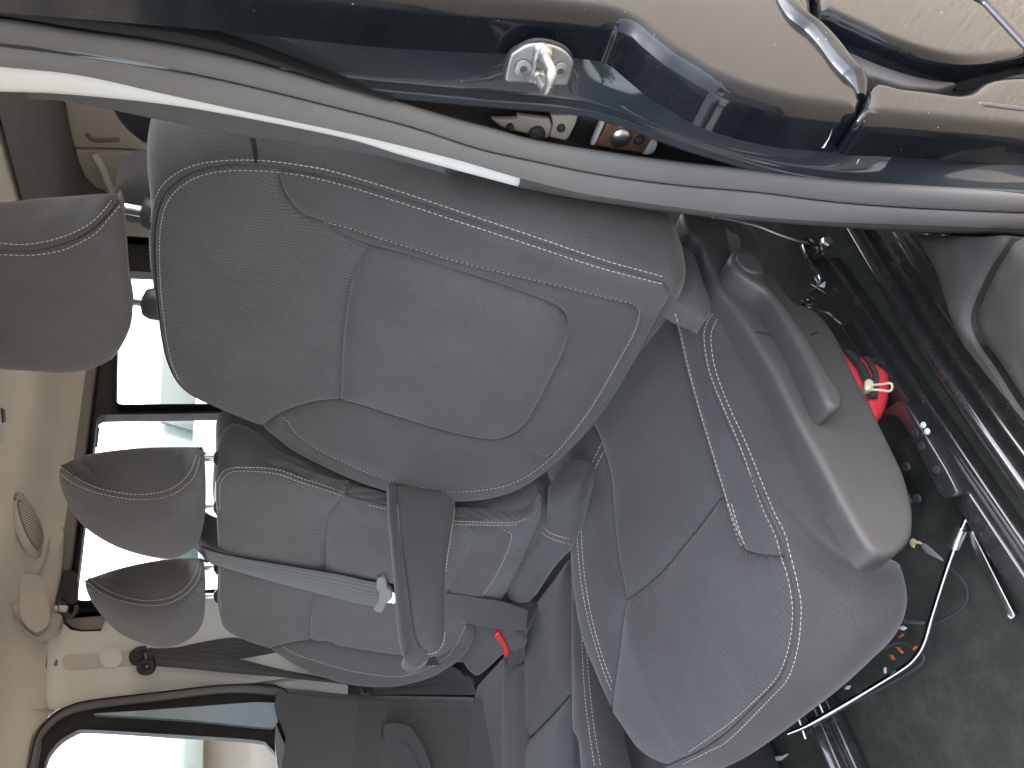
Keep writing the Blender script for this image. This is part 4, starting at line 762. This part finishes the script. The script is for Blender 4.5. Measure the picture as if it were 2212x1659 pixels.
cm4 = panel('far_cushion', out(cr(K(8, (890, 1130), (990, 1020), (1100, 920), (1185, 870), (1176, 1100), (1178, 1500), (1170, 1900)), 3), K(8, (790, 1900), (810, 1659), (830, 1400), (870, 1180))), CB, M_['twill'], bcu, puff=.010, w=.02)
cm5 = panel('cushion_divide', K(8, (1050, 960), (1120, 1010), (1176, 990), (1184, 1500), (1186, 1900), (1045, 1900), (1040, 1500)), Surf((-.35, .3, .668), (1, 0, 0), (0, 1, 0)), M_['side'], bcu, puff=.006, w=.01, depth=.03)
# head restraints
def headrest(pxo, seam, Y0, post_y, nm):
    S = Surf((-.35, Y0, 1.42), (1, 0, 0), unit((0, .12, 1)), lambda s, t: 0*np.asarray(s))
    o = cr(pxo, 5, True); sm = cr(seam, 6)
    i0 = int(np.argmin(np.linalg.norm(o-sm[0], axis=1))); o = np.roll(o, -i0, axis=0); i1 = int(np.argmin(np.linalg.norm(o-sm[-1], axis=1)))
    side, front = o[:i1+1], o[i1:]                   # outline parts beyond and before the seam
    f3 = S.sts(out(sm, front[1:])); cx = f3[:, 0].mean(); hw = (f3[:, 0].max()-f3[:, 0].min())/2
    S2 = Surf(S.o, S.a, S.b)
    h = panel('headrest', out(sm, front[1:]), S2, M_['insert'], bench, puff=.018, w=.03, depth=.02, back=(-.3, 1, 0), taper=.2)
    s3 = resample(S2.at(sm, .001), n=60); x_ = s3[len(s3)//2][0]; e = resample(side, n=60)
    e3 = np.array([P(a, b, 'Y', s3[k][1]+.003+.085*float(sst(0, .2, k/59)*sst(0, .2, 1-k/59))) for k, (a, b) in enumerate(e)])
    sd_ = loft('headrest_side', [s3, s3*.92+e3*.08+np.array([.004, -.003, .001]), s3*.5+e3*.5+np.array([.012, -.004, .004]), e3, e3+np.array([-.05, .02, -.01])], M_['side'], h, nu=60, nv=4)
    for py in post_y:
        c = P(462, py, 'Y', Y0+.05); lathe('headrest_post', [(0, .05), (.006, .05), (.006, -.05)], c, (0, .1, 1), M_['steel'], h, 12)
        lathe('post_guide', [(0, .012), (.008, .012), (.016, .006), (.019, -.004), (.019, -.03)], c-np.array([0, .0, .012]), (0, .1, 1), M_['guide'], h, 20)
    return h, sd_
h1_ = headrest([(140, 1008), (170, 988), (230, 975), (330, 967), (420, 966), (436, 970), (442, 1000), (444, 1080), (440, 1130), (425, 1180), (390, 1203), (350, 1207), (290, 1195), (230, 1172), (170, 1130), (135, 1070), (127, 1025)],
    [(140, 1008), (180, 1043), (240, 1066), (310, 1076), (370, 1068), (410, 1038), (430, 995), (436, 970)], .735, (990, 1095), 'a')
h2_ = headrest([(187, 1256), (220, 1240), (290, 1222), (360, 1210), (425, 1206), (438, 1213), (443, 1260), (442, 1310), (438, 1345), (420, 1375), (380, 1395), (330, 1395), (260, 1370), (210, 1322), (186, 1280)],
    [(187, 1256), (230, 1284), (290, 1305), (350, 1308), (400, 1289), (430, 1252), (438, 1213)], .735, (1225, 1287), 'b')
# stitching
tb = bvh(bback, r1, r2, r3, r4, r5, foot, bside)
stitch('stitching', [K(4, (1375, 1655), (1376, 1500), (1402, 1430), (1460, 1394), (1560, 1389), (1700, 1396), (1800, 1416), (1900, 1456), (2040, 1502), (2190, 1550)), K(4, (1395, 1655), (1396, 1510), (1420, 1455), (1470, 1418), (1560, 1412), (1700, 1420), (1800, 1442), (1900, 1480), (2040, 1524), (2190, 1575)),
    K(7, (1374, 0), (1378, 130), (1388, 285)), K(7, (1356, 20), (1362, 140), (1372, 270)), K(7, (1376, 395), (1370, 560), (1385, 690), (1425, 785)), K(7, (1392, 400), (1388, 560), (1400, 660)),
    K(8, (210, 0), (325, 25)), K(8, (750, 98), (900, 104), (1060, 108), (1140, 104), (1210, 76)), K(8, (745, 118), (900, 122), (1060, 124), (1150, 118)),
    K(8, (1060, 156), (1090, 170), (1102, 200), (1085, 270), (1045, 360), (1000, 450), (950, 525), (900, 590)),
    [tuple(p) for p in f_st[::4]]], tb, M_['thread'], bback, pitch=.0062, wd=.0011)
stitch('stitching', [K(8, (1270, 110), (1290, 160), (1350, 205), (1474, 245)), K(8, (1290, 92), (1310, 140), (1370, 180), (1474, 212))], bvh(kb), M_['thread'], bench, pitch=.006)
stitch('stitching', [K(8, (1545, 700), (1552, 950), (1570, 1230), (1600, 1460), (1630, 1659)), K(8, (1575, 880), (1592, 1100), (1615, 1330), (1640, 1500), (1668, 1655)), K(8, (905, 1145), (880, 1230), (850, 1360), (830, 1480), (815, 1655)), K(8, (885, 1130), (878, 1150))], bvh(cm3, cm4, bcu), M_['thread'], bcu, pitch=.0066, wd=.0014)
for (h, sd_), L in ((h1_, [K(4, (405, 1395), (480, 1455), (600, 1515), (760, 1550), (900, 1560), (1040, 1540), (1140, 1490), (1210, 1410), (1250, 1300)), K(4, (385, 1430), (470, 1490), (600, 1545), (760, 1580), (900, 1592), (1050, 1575), (1160, 1520), (1235, 1440), (1272, 1320))]),
                    (h2_, [K(7, (575, 465), (640, 515), (760, 570), (900, 600), (1040, 590), (1150, 540), (1220, 460), (1255, 365)), K(7, (555, 490), (640, 550), (760, 600), (900, 628), (1050, 620), (1170, 560), (1250, 470), (1275, 380))])):
    stitch('stitching', L, bvh(h, sd_), M_['thread'], h, pitch=.006)
# ================================================================== belts
mb = empty('lap_belt', tuple(P(700, 1260, 'Y', .62)), 'grey centre belt running down the bench back to a tongue beside the armrest', 'seat belt')
RB3 = Surf(RB.o+RB.n*.016, RB.a, RB.b, rbh)
up_ = RB3.at(cr(K(7, (1250, 225), (1300, 280), (1500, 333), (1800, 385), (2186, 452))+K(8, (150, 475), (275, 498)), 5), 0); lo_ = RB3.at(cr(K(7, (1300, 350), (1400, 388), (1500, 418), (1800, 500), (2186, 598))+K(8, (100, 612), (260, 642)), 5), 0)
def ribbon(name, a, b, m, par, n=60, th=.0015, bow=.004):
    a, b = resample(a, n=n), resample(b, n=n); c = (a+b)/2; nrm = np.array([unit(np.cross(b[i]-a[i], a[min(i+1, n-1)]-a[max(i-1, 0)])) for i in range(n)])
    if np.mean((CAM-c)*nrm) < 0: nrm = -nrm
    return loft(name, [a-nrm*th, a, c+nrm*bow, b, b-nrm*th], m, par, nu=n, nv=4)
ribbon('webbing', up_, lo_, M_['webbing'], mb)
panel('tongue', cr(K(8, (250, 470), (285, 455), (310, 470), (318, 520), (345, 545), (345, 590), (315, 620), (290, 670), (262, 680), (222, 650), (240, 640), (250, 560)), 3, True), Surf(RB.o+RB.n*.024, RB.a, RB.b), M_['greytrim'], mb, rnd=.002, step=.005, estep=.004, depth=.006)
panel('tongue_blade', K(8, (318, 540), (350, 545), (372, 560), (390, 590), (375, 628), (330, 622), (312, 625)), Surf(RB.o+RB.n*.020, RB.a, RB.b), M_['chrome'], mb, rnd=.001, step=.006, estep=.004, depth=.002)
u2 = RB3.at(cr(K(8, (685, 562), (800, 572), (900, 592), (1040, 612), (1205, 668)), 5), 0); l2 = RB3.at(cr(K(8, (680, 715), (800, 735), (930, 765), (1060, 782), (1195, 790)), 5), 0)
ribbon('lower_webbing', u2, l2, M_['webdark'], mb, bow=.003)
ob = empty('shoulder_belt', tuple(P(330, 1430, 'X', -.89)), 'black shoulder belt looped through a slotted guide on the pale right pillar', 'seat belt')
bx = lambda k, pts, X: np.array([P(x, y, 'X', X) for x, y in cr(K(k, *pts), 4)])
ribbon('webbing', bx(7, ((900, 905), (1100, 900), (1250, 870), (1450, 838), (1550, 850), (1720, 905)), -.885), bx(7, ((960, 1005), (1150, 990), (1350, 970), (1500, 965), (1640, 945), (1760, 925)), -.885), M_['webdark'], ob)
ribbon('front_webbing', bx(7, ((940, 900), (1200, 925), (1500, 970), (1800, 1040), (2186, 1112)), -.872), bx(7, ((920, 1005), (1200, 1030), (1500, 1060), (1800, 1085), (2186, 1130)), -.872), M_['webdark'], ob)
tube('guide_loop', [P(*K(7, q)[0], 'X', -.868) for q in ((925, 905), (870, 915), (838, 945), (850, 985), (890, 1000), (905, 1045), (945, 1040), (960, 1010), (950, 960))], .0085, M_['black'], ob, ref=(1, 0, 0))
tube('guide_eye', [P(*K(7, q)[0], 'X', -.862) for q in ((882, 1005), (885, 1040), (915, 1055), (955, 1045), (965, 1010), (930, 985), (890, 995))], .007, M_['black'], ob, ref=(1, 0, 0))
c = P(*K(7, (868, 950))[0], 'X', -.862); lathe('guide_bolt', [(0, .012), (.008, .011), (.014, .006), (.016, -.01)], c, (1, -.1, 0), M_['black'], ob, 20)
tube('tongue', [P(*K(8, q)[0], 'X', -.865) for q in ((150, 1140), (165, 1180), (195, 1190), (215, 1160), (200, 1130), (160, 1135))], .006, M_['black'], ob, ref=(1, 0, 0))
panel('tongue_blade', K(8, (255, 1137), (338, 1131), (342, 1142), (262, 1147)), plane('X', -.862), M_['white'], ob, rnd=.001, depth=.003, step=.006, estep=.004)
tube('tongue_strap', [P(*K(8, q)[0], 'X', -.865) for q in ((200, 1150), (300, 1152), (500, 1140), (640, 1120))], .004, M_['webdark'], ob, ref=(1, 0, 0))
bk = empty('belt_buckle', tuple(P(1085, 1390, 'Z', .70)), 'black belt buckle with red release button standing between bench cushions', 'belt buckle')
BK = Surf((0, .53, .7), (1, 0, 0), unit((0, .25, 1)))
box('base', (-.93, -.02, .45), (-.02, .52, .60), M_['black'], bench, .02)
panel('body', cr(K(8, (1000, 815), (1060, 780), (1130, 790), (1195, 850), (1190, 900), (1085, 935), (1060, 960), (1040, 930)), 2, True), BK, M_['twill'], bk, rnd=.006, step=.006, estep=.004, depth=.03)
panel('release_button', cr(K(8, (993, 830), (1022, 808), (1060, 860), (1090, 925), (1085, 940), (1070, 967), (1052, 945), (1052, 915), (1035, 875), (1012, 850)), 3, True), Surf(BK.o+BK.n*.006, BK.a, BK.b), M_['redplastic'], bk, rnd=.003, step=.004, estep=.003, depth=.012)
panel('strap_end', cr(K(8, (1085, 940), (1190, 905), (1185, 985), (1140, 1010), (1095, 1035), (1080, 1000)), 2, True), Surf(BK.o+BK.n*.002, BK.a, BK.b), M_['webdark'], bk, rnd=.004, step=.006, estep=.004, depth=.02)
# ================================================================== floor hardware beneath and beside the driver seat
fz = lambda k, pts, z: np.array([P(x, y, 'Z', z) for x, y in cr(K(k, *pts), 4)])
chn = empty('floor_channel', (.62, .2, .45), 'black enamelled floor channel with raised ribs along the door side of the seat', 'floor channel')
prof = [(.598, .447), (.602, .470), (.612, .476), (.622, .470), (.626, .455), (.640, .452), (.655, .455), (.662, .480), (.672, .487), (.690, .487), (.70, .475), (.708, .455), (.73, .452), (.78, .456)]
loft('channel', [[(x+.10*max(0, y-.45)**1.2, y, z) for x, z in prof] for y in (-1.0, -.4, .1, .4, .6, .85)], M_['metalblack'], chn, nu=90, nv=6)
def rail(x0, lab):
    r = empty('seat_rail', (x0, .2, .45), lab, 'seat rail', 'seat rails under the driver seat')
    sweep('base_rail', [(x0, -.35, .462), (x0, .70, .462)], rrect(.044, .022, .004), M_['metalblack'], r)
    sweep('upper_rail', [(x0, -.30, .482), (x0, .62, .482)], rrect(.026, .020, .004), M_['rawmetal' if 0 else 'metalblack'], r)
    for y in (-.15, .05, .25, .45): lathe('rivet', [(0, .004), (.004, .0035), (.006, 0)], (x0-.016, y, .473), (0, 0, 1), M_['steel'], r, 14)
    return r
rail(.556, 'black steel seat rail on the door side of the driver seat floor'); rail(.14, 'black steel seat rail on the armrest side under the driver seat')
scf = empty('pale_strip', tuple(P(2140, 1240, 'Z', .46)), 'pale blue-white metal strip lying along the floor beside the seat rail', 'metal strip')
panel('strip', K(9, (1830, 160), (1860, 165), (2132, 706), (2090, 722), (1840, 230)), plane('Z', .470), M_['steel'], scf, rnd=.0015, step=.008, estep=.006, depth=.006)  # thin steel slab along the pale line by the rail
# sill plastic at the right edge
SP = Surf((.70, .4, .54), unit((1, 0, .35)), (0, 1, 0))
sp_t = empty('sill_cover', (.72, .4, .5), 'moulded grey plastic sill cover at the foot of the door pillar', 'sill cover')
panel('inner_face', out(cr(K(6, (1480, -90), (1560, 40), (1630, 180), (1690, 380), (1760, 560), (1870, 720), (2193, 1125), (2330, 1300)), 4), cr(K(6, (2400, 1250), (2193, 1065), (2000, 765), (1885, 600), (1840, 480), (1850, 380), (1950, 150), (2060, -20), (2080, -80), (1900, -70)), 4)), Surf((.70, .4, .525), unit((1, 0, .1)), (0, 1, 0)), M_['sill'], sp_t, puff=.006, w=.02, depth=.06, back=(0, 0, -1))
panel('outer_face', out(cr(K(6, (2065, -40), (1955, 150), (1853, 380), (1842, 480), (1888, 600), (2003, 765), (2195, 1062), (2330, 1190)), 4), K(6, (2330, 900), (2330, 100), (2200, -60))), SP, M_['sill'], sp_t, rnd=.02, step=.010, depth=.05, back=(0, 0, -1))
panel('shut_face', out(cr(K(3, (1000, 1440), (1300, 1436), (1700, 1440), (2050, 1440), (2120, 1400), (2170, 1380)), 4), K(3, (2060, 1650), (1990, 1780), (1800, 1800), (1640, 1700)), cr(K(3, (1580, 1560), (1400, 1545), (1200, 1500)), 4)), Surf((0, .60, 0), (1, 0, 0), unit((0, .3, 1))), M_['sill'], sp_t, puff=.008, w=.02, depth=.02)
# recliner mechanism glimpsed behind the side cover
mech = empty('recliner_plate', tuple(P(1790, 620, 'X', .56)), 'black steel recliner plate with bolt and white arrow mark behind the side cover', 'seat mechanism')
panel('plate', cr(K(6, (790, -60), (830, 60), (905, 195), (795, 300), (828, 365), (950, 405), (1000, 450), (1060, 482), (1122, 425), (1118, 380), (1072, 200), (1062, 130), (1040, 108), (950, 70), (900, 20), (870, -60)), 3, True), plane('X', .568), M_['metalblack'], mech, rnd=.003, step=.006, estep=.004, depth=.004, back=(-1, 0, 0))
panel('arrow_mark', K(6, (895, 235), (935, 205), (932, 245)), plane('X', .5695), M_['white'], mech, rnd=.0004, step=.004, estep=.003, depth=.001)
for p, r in (((840, 345), .013), ((1000, 268), .004)):
    c = P(*K(6, p)[0], 'X', .570); lathe('bolt', [(0, .004), (r*.45, .004), (r*.5, .0025), (r*.85, .002), (r, 0)], c, (1, 0, 0), M_['metalblack'], mech, 24)
for i in range(6):
    a = K(6, (840+14*i, 225+9*i), (862+14*i, 238+9*i)); sweep('index_mark', plane('X', .5692).at(a), [(.0006, 0), (0, .0004), (-.0006, 0)], M_['steel'], mech, ref=(1, 0, 0))
tube('release_wire', [P(*K(3, q)[0], 'X', .60) for q in ((220, 1385), (480, 1440), (640, 1500), (760, 1540), (860, 1560), (900, 1590), (930, 1625))], .0022, M_['steel'], mech, ref=(1, 0, 0))
tube('hook', [P(*K(3, q)[0], 'X', .605) for q in ((840, 1530), (880, 1560), (905, 1600), (880, 1640))], .005, M_['metalblack'], mech, ref=(1, 0, 0))
c = P(*K(3, (945, 1560))[0], 'X', .61); lathe('hex_bolt', [(0, .008), (.007, .008), (.009, .006), (.009, 0)], c, (1, -.3, .2), M_['steel'], mech, 6)
# seat base bracket
sb = empty('base_bracket', tuple(P(1990, 1000, 'Z', .49)), 'folded black steel seat bracket with holes beside the red pouch', 'bracket')
panel('top_plate', cr(K(6, (1285, 1040), (1330, 1010), (1370, 975), (1420, 975), (1455, 1000), (1540, 1140), (1700, 1400), (1768, 1540), (1755, 1570), (1650, 1580), (1610, 1480), (1480, 1230), (1390, 1070), (1310, 1070)), 2, True), plane('Z', .512), M_['metalblack'], sb, rnd=.003, step=.008, estep=.005, depth=.02)
panel('side_plate', K(6, (1310, 1075), (1388, 1073), (1480, 1235), (1610, 1485), (1648, 1582), (1755, 1575), (1740, 1605), (1500, 1618), (1430, 1400), (1360, 1200)), Surf((.50, .35, .50), (0, 1, 0), unit((.5, 0, 1))), M_['metalblack'], sb, rnd=.003, step=.008, estep=.005, depth=.01)
panel('pressed_ridge', cr(K(6, (1350, 1180), (1390, 1185), (1440, 1280), (1500, 1370), (1495, 1420), (1440, 1455), (1400, 1360)), 3, True), Surf((.505, .35, .503), (0, 1, 0), unit((.5, 0, 1))), M_['metalblack'], sb, rnd=.006, step=.006, estep=.004, depth=.01)
for p in ((1440, 1385), (1510, 1585), (1497, 1170), (1535, 1255), (1630, 1405)):
    c = P(*K(6, p)[0], 'Z', .5135); lathe('hole', [(0, .0006), (.0045, .0006), (.0058, -.002)], c, (0, 0, 1), M_['black'], sb, 14)
for p in ((1555, 1120), (1580, 1160)):
    c = P(*K(6, p)[0], 'Z', .514); lathe('bright_stud', [(0, .002), (.003, .0015), (.004, 0)], c, (0, 0, 1), M_['white'], sb, 10)
# wire slide bar in front of the seat
wb = empty('slide_bar', tuple(P(2000, 1400, 'Z', .49)), 'bent bright steel slide bar in front of the driver cushion near the floor', 'adjuster bar')
zz = lambda k, pts, z0, z1: [P(x, y, 'Z', z0+(z1-z0)*i/(len(pts)-1)) for i, (x, y) in enumerate(K(k, *pts))]
tube('bar', zz(9, ((1800, -150), (1842, -60), (1845, 20), (1790, 150), (1700, 400), (1605, 700), (1555, 870), (1500, 960), (1420, 1030), (1200, 1165), (1000, 1285), (820, 1388), (700, 1440)), .47, .50), 0.0036, M_['chrome'], wb, n=14)
tube('bar_sleeve', zz(9, ((1790, 150), (1765, 210), (1745, 270)), .478, .481), .0068, M_['steel'], wb, n=14)
# wiring loom under the seat
wl = empty('wiring_loom', tuple(P(1900, 1380, 'Z', .50)), 'dark wiring loom with orange and yellow plugs under the front of the cushion', 'wiring')
tube('cable', [P(*K(9, q)[0], 'Z', .475) for q in ((1420, 230), (1560, 290), (1700, 380), (1800, 470), (1830, 560), (1800, 640), (1700, 710), (1600, 760))], .0022, M_['black'], wl)
tube('cable', [P(*K(9, q)[0], 'Z', .48) for q in ((1300, 900), (1400, 860), (1500, 900), (1550, 980), (1380, 1100), (1000, 1300), (800, 1450))], .003, M_['black'], wl)
for pts, m, z in ((((1388, 838), (1395, 820), (1418, 808), (1420, 822)), 'orange', .52), (((1370, 895), (1380, 892), (1420, 930), (1412, 940)), 'orange', .515), (((1330, 945), (1345, 940), (1368, 975), (1350, 978)), 'orange', .515), (((1475, 905), (1500, 882), (1505, 900), (1482, 918)), 'orange', .51),
                  (((1465, 215), (1485, 205), (1490, 225), (1522, 225), (1535, 245), (1490, 240), (1485, 270), (1455, 245)), 'yellow', .52), (((1520, 230), (1560, 245), (1665, 340), (1670, 352), (1560, 300)), 'rubber', .515), (((1390, 775), (1410, 760), (1440, 775), (1420, 790)), 'paper', .53), (((1295, 1030), (1305, 1022), (1308, 1060), (1298, 1065)), 'paper', .5), (((1048, 1160), (1062, 1140), (1085, 1138), (1070, 1165)), 'paper', .5), (((1405, 720), (1555, 735), (1545, 752), (1400, 742)), 'rubberdark', .52)):
    panel('plug' if m in ('orange', 'yellow') else 'clip', K(9, *pts), plane('Z', z), M_[m], wl, rnd=.0008, step=.005, estep=.004, depth=.002)
#pan = panel('connector_block', K(9, (1290, 930), (1420, 820), (1500, 800), (1520, 880), (1440, 980), (1310, 1060)), plane('Z', .505), M_['rubberdark'], wl, rnd=.004, step=.008, depth=.03)
for a in (((760, 1345), (805, 1475)), ((820, 1305), (845, 1345)), ((862, 1395), (875, 1440)), ((890, 1250), (915, 1310)), ((905, 1380), (915, 1410))):
    tube('clip_wire', [P(*K(9, q)[0], 'Z', .485) for q in a], .0018, M_['steel'], wl, n=6)
tag(panel('paper_scrap', K(9, (370, 1645), (410, 1612), (520, 1598), (690, 1570), (640, 1612), (480, 1640)), Surf((0, 0, .462), (1, 0, 0), (0, 1, 0)), M_['paper'], None, puff=.003, w=.01, step=.01, depth=.0008), 'torn grey paper scrap on the floor in front of the driver cushion', 'paper scrap')
tag(panel('tape_scrap', K(9, (300, 1580), (360, 1550), (460, 1540), (400, 1562)), Surf((0, 0, .49), (1, 0, 0), (0, 1, 0)), M_['beige2'], None, puff=.002, w=.01, step=.01, depth=.0008), 'small pale sliver of tape just under the front cushion edge', 'tape')
# red zipped pouch pushed under the seat
po = empty('zip_pouch', tuple(P(1880, 840, 'X', .535)), 'bright red fabric pouch with open black zip under the driver seat', 'pouch')
PO = Surf((.580, .4, .52), unit((-.1, 1, 0)), unit((-.35, 0, 1)))
body = panel('body', cr(K(6, (1000, 640), (1050, 612), (1120, 606), (1250, 650), (1355, 715), (1388, 770), (1380, 860), (1345, 960), (1300, 1030), (1290, 1130), (1180, 1000), (1080, 800)), 3, True), PO, M_['red'], po, rnd=.028, step=.006, estep=.005, depth=.04, back=(-1, 0, -.1))
ptree = bvh(body)
lip_ = resample(cr(K(6, (1035, 612), (1090, 630), (1150, 670), (1205, 730), (1240, 800), (1245, 860), (1240, 960))), n=50); lip2_ = resample(cr(K(6, (1030, 640), (1080, 675), (1130, 725), (1170, 780), (1195, 840), (1210, 900), (1225, 965))), n=50)
la, _ = drape(lip_, ptree, .003); lb, _ = drape(lip2_, ptree, .003)
if len(la) > 5: sweep('zip_tape', la, [(.004, 0), (.004, .0015), (-.004, .0015), (-.004, 0)], M_['black'], po, ref=PO.n)
if len(lb) > 5: sweep('zip_tape', lb, [(.006, 0), (.006, .0015), (-.006, .0015), (-.006, 0)], M_['black'], po, ref=PO.n)
V = []; Fc = []
for ln in (la, lb):
    q = resample(ln, step=.0032)
    for i in range(1, len(q)-1):
        t = unit(q[i+1]-q[i-1]); b = unit(np.cross(PO.n, t)); s0 = len(V); c = q[i]+PO.n*.0016
        for du in (-.0009, .0009):
            for dv_ in (-.0028, .0028): V += [c+t*du+b*dv_, c+t*du+b*dv_+PO.n*.0014]
        Fc += [[s0, s0+1, s0+3, s0+2], [s0+4, s0+6, s0+7, s0+5], [s0+1, s0+5, s0+7, s0+3], [s0, s0+4, s0+5, s0+1], [s0+2, s0+3, s0+7, s0+6]]
zt_ = mk('zip_teeth', V, Fc, M_['rubberdark'], po, smooth=False); zt_['kind'] = 'stuff'
ga = la if len(la) == len(lb) else None
c = P(*K(6, (1212, 860))[0], 'X', .566)
panel('zip_slider', cr(K(6, (1182, 860), (1190, 830), (1215, 822), (1242, 840), (1245, 870), (1225, 890), (1190, 892)), 3, True), Surf((.614, .4, .52), (0, 1, 0), unit((-.35, 0, 1))), M_['brass'], po, rnd=.003, step=.003, estep=.002, depth=.006)
tube('zip_pull', [P(*K(6, q)[0], 'X', .622) for q in ((1225, 868), (1290, 862), (1345, 855), (1358, 880), (1340, 905), (1290, 900), (1225, 895))], .0014, M_['brass'], po, n=8, ref=(1, 0, 0))
# ================================================================== second-row head restraint behind the driver seat
rh_ = tag(panel('rear_headrest', cr(K(1, (730, 1275), (770, 1220), (830, 1175), (900, 1155), (980, 1160), (1060, 1260), (1000, 1420), (800, 1420)), 4, True), Surf((.2, 1.25, 1.4), (1, 0, 0), (0, 0, 1)), M_['side'], None, puff=.05, w=.06, step=.012, depth=.09, back=(0, 1, 0)), 'dark rounded head restraint of a rear seat, seen just left of the driver headrest posts', 'headrest')
# ================================================================== outside, seen through the right-hand windows
def ob(x, y, z): return np.array([x, y, z])
wv = empty('white_van', (-5.6, 4.2, 0), 'white van parked outside the right side window', 'van')
prof_v = [(-1.0, .35), (-1.0, 1.5), (-.92, 1.95), (-.7, 2.05), (.7, 2.05), (.92, 1.95), (1.0, 1.5), (1.0, .35)]
loft('body', [[(-5.6+x*k, y, .35+(z-.35)*h) for x, z in prof_v] for y, k, h in ((2.4, .8, .35), (2.5, .95, .5), (3.3, 1, .62), (4.0, .98, .97), (4.6, 1, 1), (7.0, 1, 1), (7.1, .9, .9))], M_['carwhite'], wv, nu=60, nv=3)
panel('windscreen', [(-6.4, 1.30), (-4.8, 1.30), (-4.95, 1.82), (-6.25, 1.82)], Surf((0, 3.42, 0), (1, 0, 0), unit((0, .0, 1))), M_['tint'], wv, st=True, rnd=.02, step=.1, estep=.05, depth=.05)
panel('side_glass', [(-5.2, 1.3), (-4.0, 1.3), (-4.2, 1.8), (-5.2, 1.8)], Surf((-4.575, 0, 0), (0, -1, 0), (0, 0, 1)), M_['tint'], wv, st=True, rnd=.02, step=.1, estep=.05, depth=.03)
for y in (3.0, 6.2):
    w = lathe('wheel', [(0, .08), (.2, .09), (.22, .05), (.32, .08), (.34, .04), (.34, -.1)], (-4.62, y, .34), (1, 0, 0), M_['black'], wv, 28)
tc2 = empty('teal_car', (-3.6, 2.6, 0), 'teal car parked close outside the right side window', 'car')
pc_ = [(-.85, .3), (-.86, .8), (-.6, .92), (0, .95), (.6, .92), (.86, .8), (.85, .3)]
loft('body', [[(-3.6+x*k, y, .3+(z-.3)*h) for x, z in pc_] for y, k, h in ((.9, .8, .7), (1.0, .95, .9), (1.8, 1, 1.05), (2.4, 1, 1.08), (4.0, 1, 1.1), (4.8, .95, 1), (4.9, .8, .8))], M_['carteal'], tc2, nu=50, nv=3)
cabp = [(-.72, .9), (-.58, 1.38), (0, 1.43), (.58, 1.38), (.72, .9)]
loft('cabin', [[(-3.6+x*k, y, .9+(z-.9)*h) for x, z in cabp] for y, k, h in ((1.9, 1, .05), (2.6, .97, .96), (3.6, .97, 1), (4.5, .95, .2))], M_['tint'], tc2, nu=40, nv=4)
for y in (1.5, 4.1): lathe('wheel', [(0, .07), (.18, .08), (.2, .04), (.29, .07), (.31, .04), (.31, -.1)], (-2.76, y, .31), (1, 0, 0), M_['black'], tc2, 28)
bw = tag(box('boundary_wall', (-15, -10, 0), (-14.6, 26, 2.0), M_['wall'], None, .02), 'pale rendered boundary wall beyond the car park', 'wall')
def tree(x, y, h, s, lab):
    t = empty('tree', (x, y, 0), lab, 'tree', 'trees around the car park')
    sweep('trunk', cr([(x, y, 0), (x+.08, y, h*.35), (x-.05, y+.1, h*.6), (x, y, h*.8)]), circ(.16*s, 10), M_['bark'], t, ref=(1, 0, 0), scale=lambda f: 1-.8*f)
    for a in range(6):
        q = a*1.05; sweep('limb', cr([(x, y, h*(.4+.04*a)), (x+.6*s*math.cos(q), y+.6*s*math.sin(q), h*(.55+.04*a)), (x+1.1*s*math.cos(q), y+1.1*s*math.sin(q), h*(.66+.04*a))]), circ(.05*s, 6), M_['bark'], t, ref=(.3, .2, 1), scale=lambda f: 1-.7*f)
    n = 2600; d = rng.normal(size=(40, 3)); d /= np.linalg.norm(d, axis=1)[:, None]; cl = d*rng.uniform(.3, 1, (40, 1))*np.array([1.5*s, 1.5*s, h*.3])+np.array([x, y, h*.68])
    c = cl[rng.integers(0, 40, n)]+rng.normal(size=(n, 3))*.28*s; u = rng.normal(size=(n, 3)); u /= np.linalg.norm(u, axis=1)[:, None]; w = np.cross(u, rng.normal(size=(n, 3))); w /= np.linalg.norm(w, axis=1)[:, None]
    V = np.stack([c-u*.09*s, c+w*.05*s, c+u*.09*s, c-w*.05*s], 1).reshape(-1, 3); mk('crown', V, [[4*i, 4*i+1, 4*i+2, 4*i+3] for i in range(n)], M_['leaf'], t, smooth=False)
for i, (x, y, h, s, l) in enumerate(((-13, 11, 2.9, .9, 'tall green tree by the boundary wall behind the white van'), (6.5, -9, 6, 1.6, 'broad tree standing in front of the van on the left'), (-3.5, -11, 6.5, 1.8, 'large tree standing ahead of the van'))): tree(x, y, h, s, l)
cp = empty('carport', (-14, .6, 0), 'long carport with a grey-green fascia beyond the right door window', 'carport')
for y in (-6, -1.5, 3, 7.5): box('post', (-14.1, y-.08, 0), (-13.9, y+.08, 1.62), M_['wall'], cp, .01)
box('fascia', (-14.2, -7, 1.62), (-14.0, 8, 2.22), M_['carwhite'], cp, .01)
box('roof', (-19, -7, 2.22), (-14.2, 8, 2.30), M_['greytrim'], cp, .01)
box('sign_beam', (-13.8, 2.2, 2.62), (-13.7, 3.6, 2.86), M_['wall'], cp, .01); box('sign_post', (-13.8, 3.0, 2.3), (-13.7, 3.12, 2.62), M_['wall'], cp, .01)
